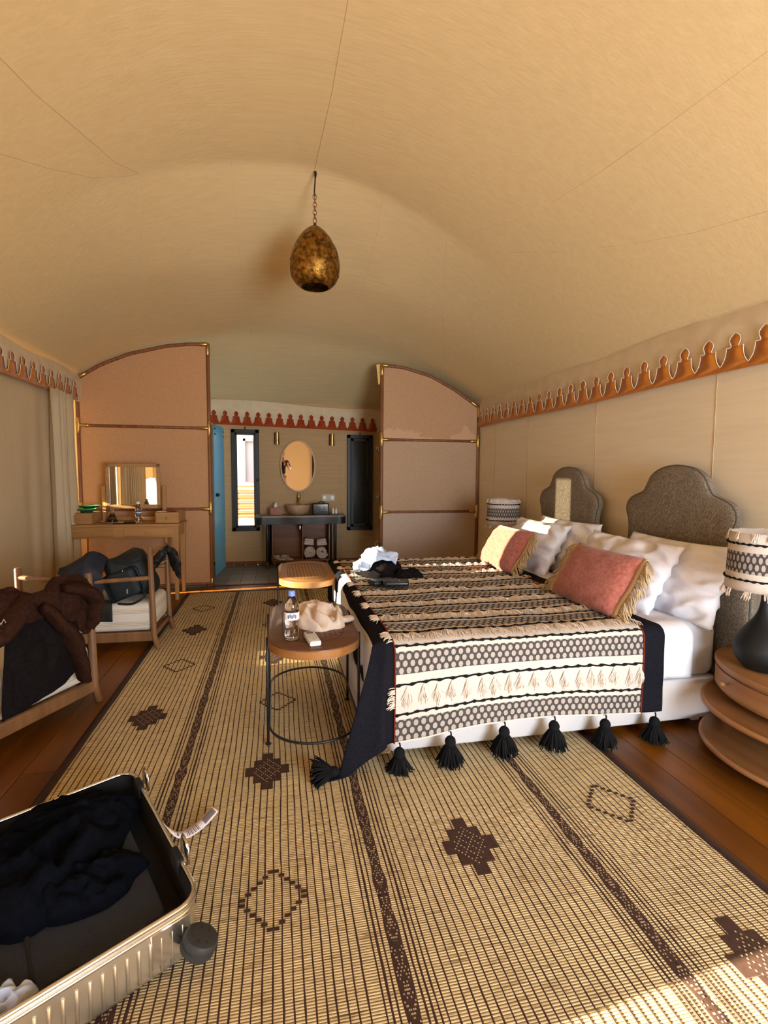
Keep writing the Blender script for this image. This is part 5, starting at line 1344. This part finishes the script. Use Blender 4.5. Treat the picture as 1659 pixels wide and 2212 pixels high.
for i in range(24):
    l = .065 + .029 * i
    if not (.10 < l < .17 or .60 < l < .68): MB().rod(sp(l, -.001, .022), sp(l, -.001, SD - .045), .0045, seg=8).build('rib', m_alu, sc)
for l in (.125, .60):
    q = MB().box(sp(l, .004, SD - .012), (.075, .022, .05), .004, MS.to_3x3()).box(sp(l, .010, SD - .008), (.05, .012, .03), .003, MS.to_3x3()); lt = q.build('latch_housing', m_case, sc)
    q = MB(); q.tube([sp(l + .03, -.022, SD - .02), sp(l + .03, -.022, SD + .03), sp(l + .018, -.021, SD + .046), sp(l - .018, -.021, SD + .046), sp(l - .03, -.022, SD + .03), sp(l - .03, -.022, SD - .02)], .0055, 8)
    q.box(sp(l, -.022, SD + .018), (.056, .009, .058), .003, MS.to_3x3()).build('latch_lever', m_alur, lt, sharp=None)
q = MB().box(sp(.36, -.006, SD - .03), (.12, .014, .022), .004, MS.to_3x3()); q.build('side_handle', m_alur, sc)
# corner guard and wheel
q = MB(); q.box(sp(SL + .002, .085, .09), (.006, .11, .10), .003, MS.to_3x3()); q.build('corner_guard', m_alur, sc)
wh = thing_w = MB()
wc = sp(SL + .038, .018, .068); wax = (Vector((0, 0, 1)) * .86 + sd1 * .15 - sd2 * .35).normalized(); QW = wax.to_track_quat('Z', 'Y').to_matrix()
wh.lathe([(0, -.024), (.044, -.024), (.049, -.018), (.049, -.006), (.046, -.004), (.046, .0), (.049, .002), (.049, .012), (.045, .019), (.041, .0205), (0, .0205)], wc, 28, QW)
w_ = wh.build('wheel', m_rubber, sc)
wh = MB()
for i in range(7):
    a = 2 * pi * i / 7; wh.lathe([(0, .0212), (.0055, .0212), (.0055, .019), (0, .019)], wc + QW @ Vector((.026 * cos(a), .026 * sin(a), 0)), 8, QW)
wh.build('wheel_hole', m_sub, w_, kind='stuff')
MB().rod(sp(SL - .005, .03, .07), wc, .016).build('wheel_fork', m_rubber, w_)
g = MB(); pile(g, sp(.30, .33, .12), .30, .22, .12, 6.6, rot=1.2, fr=2.2, irr=.2); 
pile(g, sp(.13, .26, .12), .22, .16, .08, 2.9, rot=.4, fr=2.2, irr=.15)
pile(g, sp(.47, .27, .12), .17, .12, .075, 9.4, rot=.2, fr=2.6, irr=.25)
tag(g.build('navy_clothes', m_navyc, sharp=None, loc=sp(.3, .3, .12)), 'dark navy clothes heaped in the open suitcase', 'clothing')
g = MB(); pile(g, sp(.725, .445, .118), .055, .04, .045, 1.2, rot=-.4, fr=2.2, o2=1, base=.5)
tag(g.build('pale_blue_sock', m_paleblue, sharp=None, loc=sp(.72, .5, .12)), 'pale blue balled sock in the near corner of the suitcase', 'sock')
# luggage tag strip
m_tag = mat('white_tag_paper', (.66, .58, .56), .6)
tp = [(-.425, 1.90, .13), (-.405, 1.93, .07), (-.375, 1.95, .025), (-.335, 1.97, .016), (-.29, 2.005, .026), (-.25, 2.04, .052)]
def tgs(u, v):
    p = Vector(crm(tp, u)); q = Vector(crm(tp, min(1, u + .02))) - Vector(crm(tp, max(0, u - .02))); s = q.cross(Vector((.2, -.3, 1))).normalized(); return p + s * (v - .5) * (.008 if u < .2 else lerp(.012, .038, min(1, (u - .2) * 3)))
g = MB(); g.grid(tgs, 24, 2); lt_ = tag(g.build('luggage_tag', m_tag, sharp=None, loc=(-.4, 1.93, .12), solid=.0006), 'white airline baggage strip with printed bars, looped on the suitcase handle', 'luggage tag')
def strip_mark(u0, u1, v0, v1):
    c = [tgs(u, v) for u, v in ((u0, v0), (u1, v0), (u1, v1), (u0, v1))]; n = (c[1] - c[0]).cross(c[3] - c[0]).normalized(); n = n if n.z > 0 else -n
    return [p + n * .0012 for p in c]
pr = MB()
for i in range(16): pr.add(strip_mark(.80, .97, .14 + .045 * i, .14 + .045 * i + (.03 if i % 3 else .018)), [[0, 1, 2, 3]])
for i in range(9): pr.add(strip_mark(.55 + .021 * i, .55 + .021 * i + (.012 if i % 2 else .007), .15, .85), [[0, 1, 2, 3]])
for u in (.38, .46): pr.add(strip_mark(u, u + .03, .3, .7), [[0, 1, 2, 3]])
pr.build('printed_bars', m_ink, lt_, sharp=None, recalc=False)

# ================================================================== THINGS ON THE BED
def bz(x, y): return drape(x, y - EY + .455, .006).z
g = MB(); pile(g, (.78, 3.86, .62), .20, .20, .15, 3.1, rot=.4, fr=2.4, irr=.25, zf=bz)
pile(g, (.98, 3.70, .62), .11, .09, .075, 7.7, rot=-.4, fr=2.2, irr=.3, zf=bz)
tag(g.build('black_clothes', m_dark, sharp=None, loc=(.8, 3.85, .62)), 'heap of black clothing on the foot of the bed', 'clothing')
g = MB()
patch(g, [[(.56, 3.72, 0.698), (.60, 3.82, 0.728), (.66, 3.95, 0.748)], [(.64, 3.68, 0.688), (.69, 3.80, 0.778), (.74, 3.96, 0.798)], [(.73, 3.70, 0.738), (.77, 3.82, 0.818), (.80, 3.98, 0.808)], [(.80, 3.74, 0.738), (.85, 3.84, 0.788), (.88, 3.98, 0.783)], [(.90, 3.74, 0.718), (.93, 3.84, 0.748), (.95, 3.92, 0.728)]], 44, 36, .050, 10, 2)
patch(g, [[(.545, 3.60, 0.683), (.56, 3.72, 0.703), (.58, 3.84, 0.718)], [(.60, 3.62, 0.683), (.62, 3.73, 0.738), (.64, 3.84, 0.748)]], 14, 18, .022, 12, 6)
tag(g.build('pale_blue_shirt', m_paleblue, sharp=None, loc=(.72, 3.83, .72), solid=.004), 'crumpled pale blue shirt on top of the black heap on the bed', 'clothing')
for i, (x, y, r, lab) in enumerate(((.72, 3.44, .25, 'black leather pouch on the throw, next to the clothing heap'), (.80, 3.34, -.12, 'black leather pouch on the throw, nearer to the camera'))):
    t = thing('leather_pouch', lab, 'pouch', (x, y, .63), 'black leather pouches')
    M_ = Matrix.Rotation(r, 3, 'Z'); g = MB(); rbox(g, (x, y, .640 + .012 * i), (.175, .115, .034), .018, .015, M_); g.build('pouch_body', m_leather, t)
    g = MB(); rbox(g, Vector((x, y, .656 + .012 * i)) + M_ @ Vector((0, -.012, 0)), (.17, .085, .008), .02, .004, M_); g.build('flap', m_leather, t)
    MB().ell(Vector((x, y, .661 + .012 * i)) + M_ @ Vector((.02, -.03, 0)), (.005, .005, .003)).build('snap_button', m_chrome, t)
    if i == 1: MB().box(Vector((x, y, .652)) + M_ @ Vector((.088, -.01, 0)), (.008, .06, .018), .003, M_).build('tan_edge', m_leathr, t)

# ================================================================== PHOTOGRAPHER (seen in the oval mirror)
def skin_body(name, verts, edges, radii, m, parent, root=0, sub=2):
    me = bpy.data.meshes.new(name); base = BASE[parent.name]; me.from_pydata([Vector(v) - base for v in verts], edges, [])
    o = bpy.data.objects.new(name, me); C.objects.link(o); o.parent = parent; BASE[o.name] = base
    sk = o.modifiers.new('skin', 'SKIN')
    for i, r in enumerate(radii):
        d_ = me.skin_vertices[0].data[i]; d_.radius = r if isinstance(r, tuple) else (r, r); d_.use_root = (i == root)
    s_ = o.modifiers.new('sub', 'SUBSURF'); s_.levels = sub; s_.render_levels = sub
    sk.use_smooth_shade = True; me.materials.append(m); return o
px, py = -.17, -.50
per = thing('person', 'person in black t-shirt, dark cap and tan shorts holding up a phone', 'person', (px, py, 0))
V = [(px, py, .98), (px, py, 1.12), (px, py + .01, 1.28), (px, py, 1.43), (px + .01, py + .02, 1.53), (px + .02, py + .05, 1.60), (px + .02, py + .05, 1.70),
     (px - .19, py + .0, 1.43), (px - .24, py + .06, 1.20), (px - .09, py + .27, 1.30), (px + .02, py + .36, 1.375),
     (px + .19, py + .02, 1.43), (px + .27, py + .10, 1.19), (px + .25, py + .30, 1.28), (px + .21, py + .37, 1.36),
     (px - .10, py, .90), (px - .11, py + .02, .50), (px - .11, py - .02, .09), (px - .11, py + .12, .03), (px + .10, py, .90), (px + .12, py + .04, .50), (px + .13, py + .0, .09), (px + .13, py + .14, .03)]
Ed = [(0, 1), (1, 2), (2, 3), (3, 4), (4, 5), (5, 6), (3, 7), (7, 8), (8, 9), (9, 10), (3, 11), (11, 12), (12, 13), (13, 14), (0, 15), (15, 16), (16, 17), (17, 18), (0, 19), (19, 20), (20, 21), (21, 22)]
Rr = [(.15, .11), (.135, .10), (.15, .11), (.13, .09), .055, (.075, .085), (.078, .095), .058, .042, .035, .026, .058, .042, .035, .026, .085, .06, .042, .03, .085, .06, .042, .03]
skin_body('body', V, Ed, Rr, m_skin, per)
V2 = [V[0], V[1], V[2], V[3], V[7], (px - .235, py + .045, 1.25), V[11], (px + .262, py + .085, 1.24)]
sh_ = skin_body('t_shirt', V2, [(0, 1), (1, 2), (2, 3), (3, 4), (4, 5), (3, 6), (6, 7)], [(.168, .125), (.152, .115), (.168, .125), (.145, .10), .072, .062, .072, .062], m_shirt, per)
V3 = [(px, py, .94), V[15], (px - .11, py + .02, .56), V[19], (px + .115, py + .035, .56)]
skin_body('shorts', V3, [(0, 1), (1, 2), (0, 3), (3, 4)], [(.165, .12), .105, .09, .105, .09], m_short, per)
hx_, hy_, hz_ = px + .02, py + .06, 1.66
MB().lathe([(.098, 0), (.10, .03), (.09, .075), (.05, .105), (0, .112)], (hx_, hy_ - .005, hz_ + .045), 20, sy=1.15).box((hx_, hy_ + .15, hz_ + .052), (.14, .13, .012), .005).build('cap', m_hair, per)
MB().ell((hx_, hy_ - .045, hz_ + .0), (.088, .075, .09), 14, 10).build('hair', m_hair, per)
for s in (-1, 1):
    MB().ell((hx_ + s * .03, hy_ + .098, hz_ + .005), (.011, .006, .008)).build('eye', m_hair, per); MB().ell((hx_ + s * .088, hy_, hz_ - .005), (.012, .02, .03)).build('ear', m_skin, per)
MB().ell((hx_, hy_ + .112, hz_ - .025), (.013, .02, .024)).build('nose', m_skin, per)
MB().ell((hx_, hy_ + .098, hz_ - .062), (.024, .008, .006)).build('mouth', m_redl, per)
for (wx, s) in ((-.052, 1), (.052, -1)):      # hands: palm, four curled fingers and thumb each side of the phone
    h = MB(); w = Vector((wx, -.115, 1.37)); h.ell(w, (.022, .042, .045), 12, 8)
    for i in range(4):
        a = w + Vector((0, .03, .035 - .022 * i)); h.tube([crm([a, a + Vector((s * .006, .03, .004)), a + Vector((s * .022, .043 - .003 * i, .003)), a + Vector((s * .034, .036, 0))], j / 6) for j in range(7)], [.0088] * 5 + [.008, .006], 8)
    a = w + Vector((s * .012, -.01, .03)); h.tube([a, a + Vector((s * .012, .025, .022)), a + Vector((s * .022, .045, .028))], [.011, .010, .007], 8)
    h.build('hand', m_skin, per, sharp=None)
ph = thing('phone', 'phone held up by the person in the mirror', 'phone', (0, -.06, 1.4))
g = MB(); rbox(g, (0, -.064, 1.385), (.078, .162, .009), .012, .003, Matrix.Rotation(pi / 2, 3, 'X')); g.build('phone_body', m_rubber, ph)
MB().rod((-.02, -.060, 1.44), (-.02, -.054, 1.44), .009).rod((0.0, -.060, 1.425), (0.0, -.054, 1.425), .009).build('lens', m_chrome, ph)

# ================================================================== OUTSIDE
gr = struct('ground', MB().box((0, 10, -.25), (60, 60, .1)), m_ground, 'sandy ground outside')
gm = MB(); gm.grid(lambda u, v: Vector((lerp(-6, 6, u), lerp(8.3, 16, v), -.2 + .62 * sm(0, .2, v) + .06 * noise.noise(Vector((u * 60, v * 40, 0))))), 80, 60); struct('ground_bank', gm, m_ground, 'stony bank beyond the bathroom window', sharp=None)
hs = thing('neighbouring_house', 'pale neighbouring building with a grey trimmed window beyond the bathroom window', 'building', (-.6, 11.6, .4))
MB().box((-.5, 11.8, 2.2), (7, .4, 4.0)).build('wall', m_house, hs)
wd_ = MB().box((-.66, 11.56, 1.66), (.06, .10, .95)).box((-.23, 11.56, 2.10), (.92, .10, .06)).box((.2, 11.56, 1.66), (.06, .10, .95)).build('window_trim', m_houset, hs); MB().box((-.23, 11.59, 1.6), (.80, .02, .95), .002).build('drawn_blind', m_hwin, wd_)
fc = thing('deck_fence', 'sunlit slatted wooden deck fence beyond the bathroom window', 'fence', (-.6, 11.0, .4))
for x in (-1.02, -.05, .9): MB().box((x, 11.0, .75), (.07, .07, .72)).build('post', m_fence, fc)
MB().box((-.06, 11.0, 1.10), (2.0, .10, .04)).build('top_rail', m_fence, fc)
for i in range(11): MB().box((-.06, 10.985 + .012 * (i % 2), .46 + .055 * i), (1.96, .02, .046 + .003 * (i % 3)), .003).build('slat', m_fence, fc)
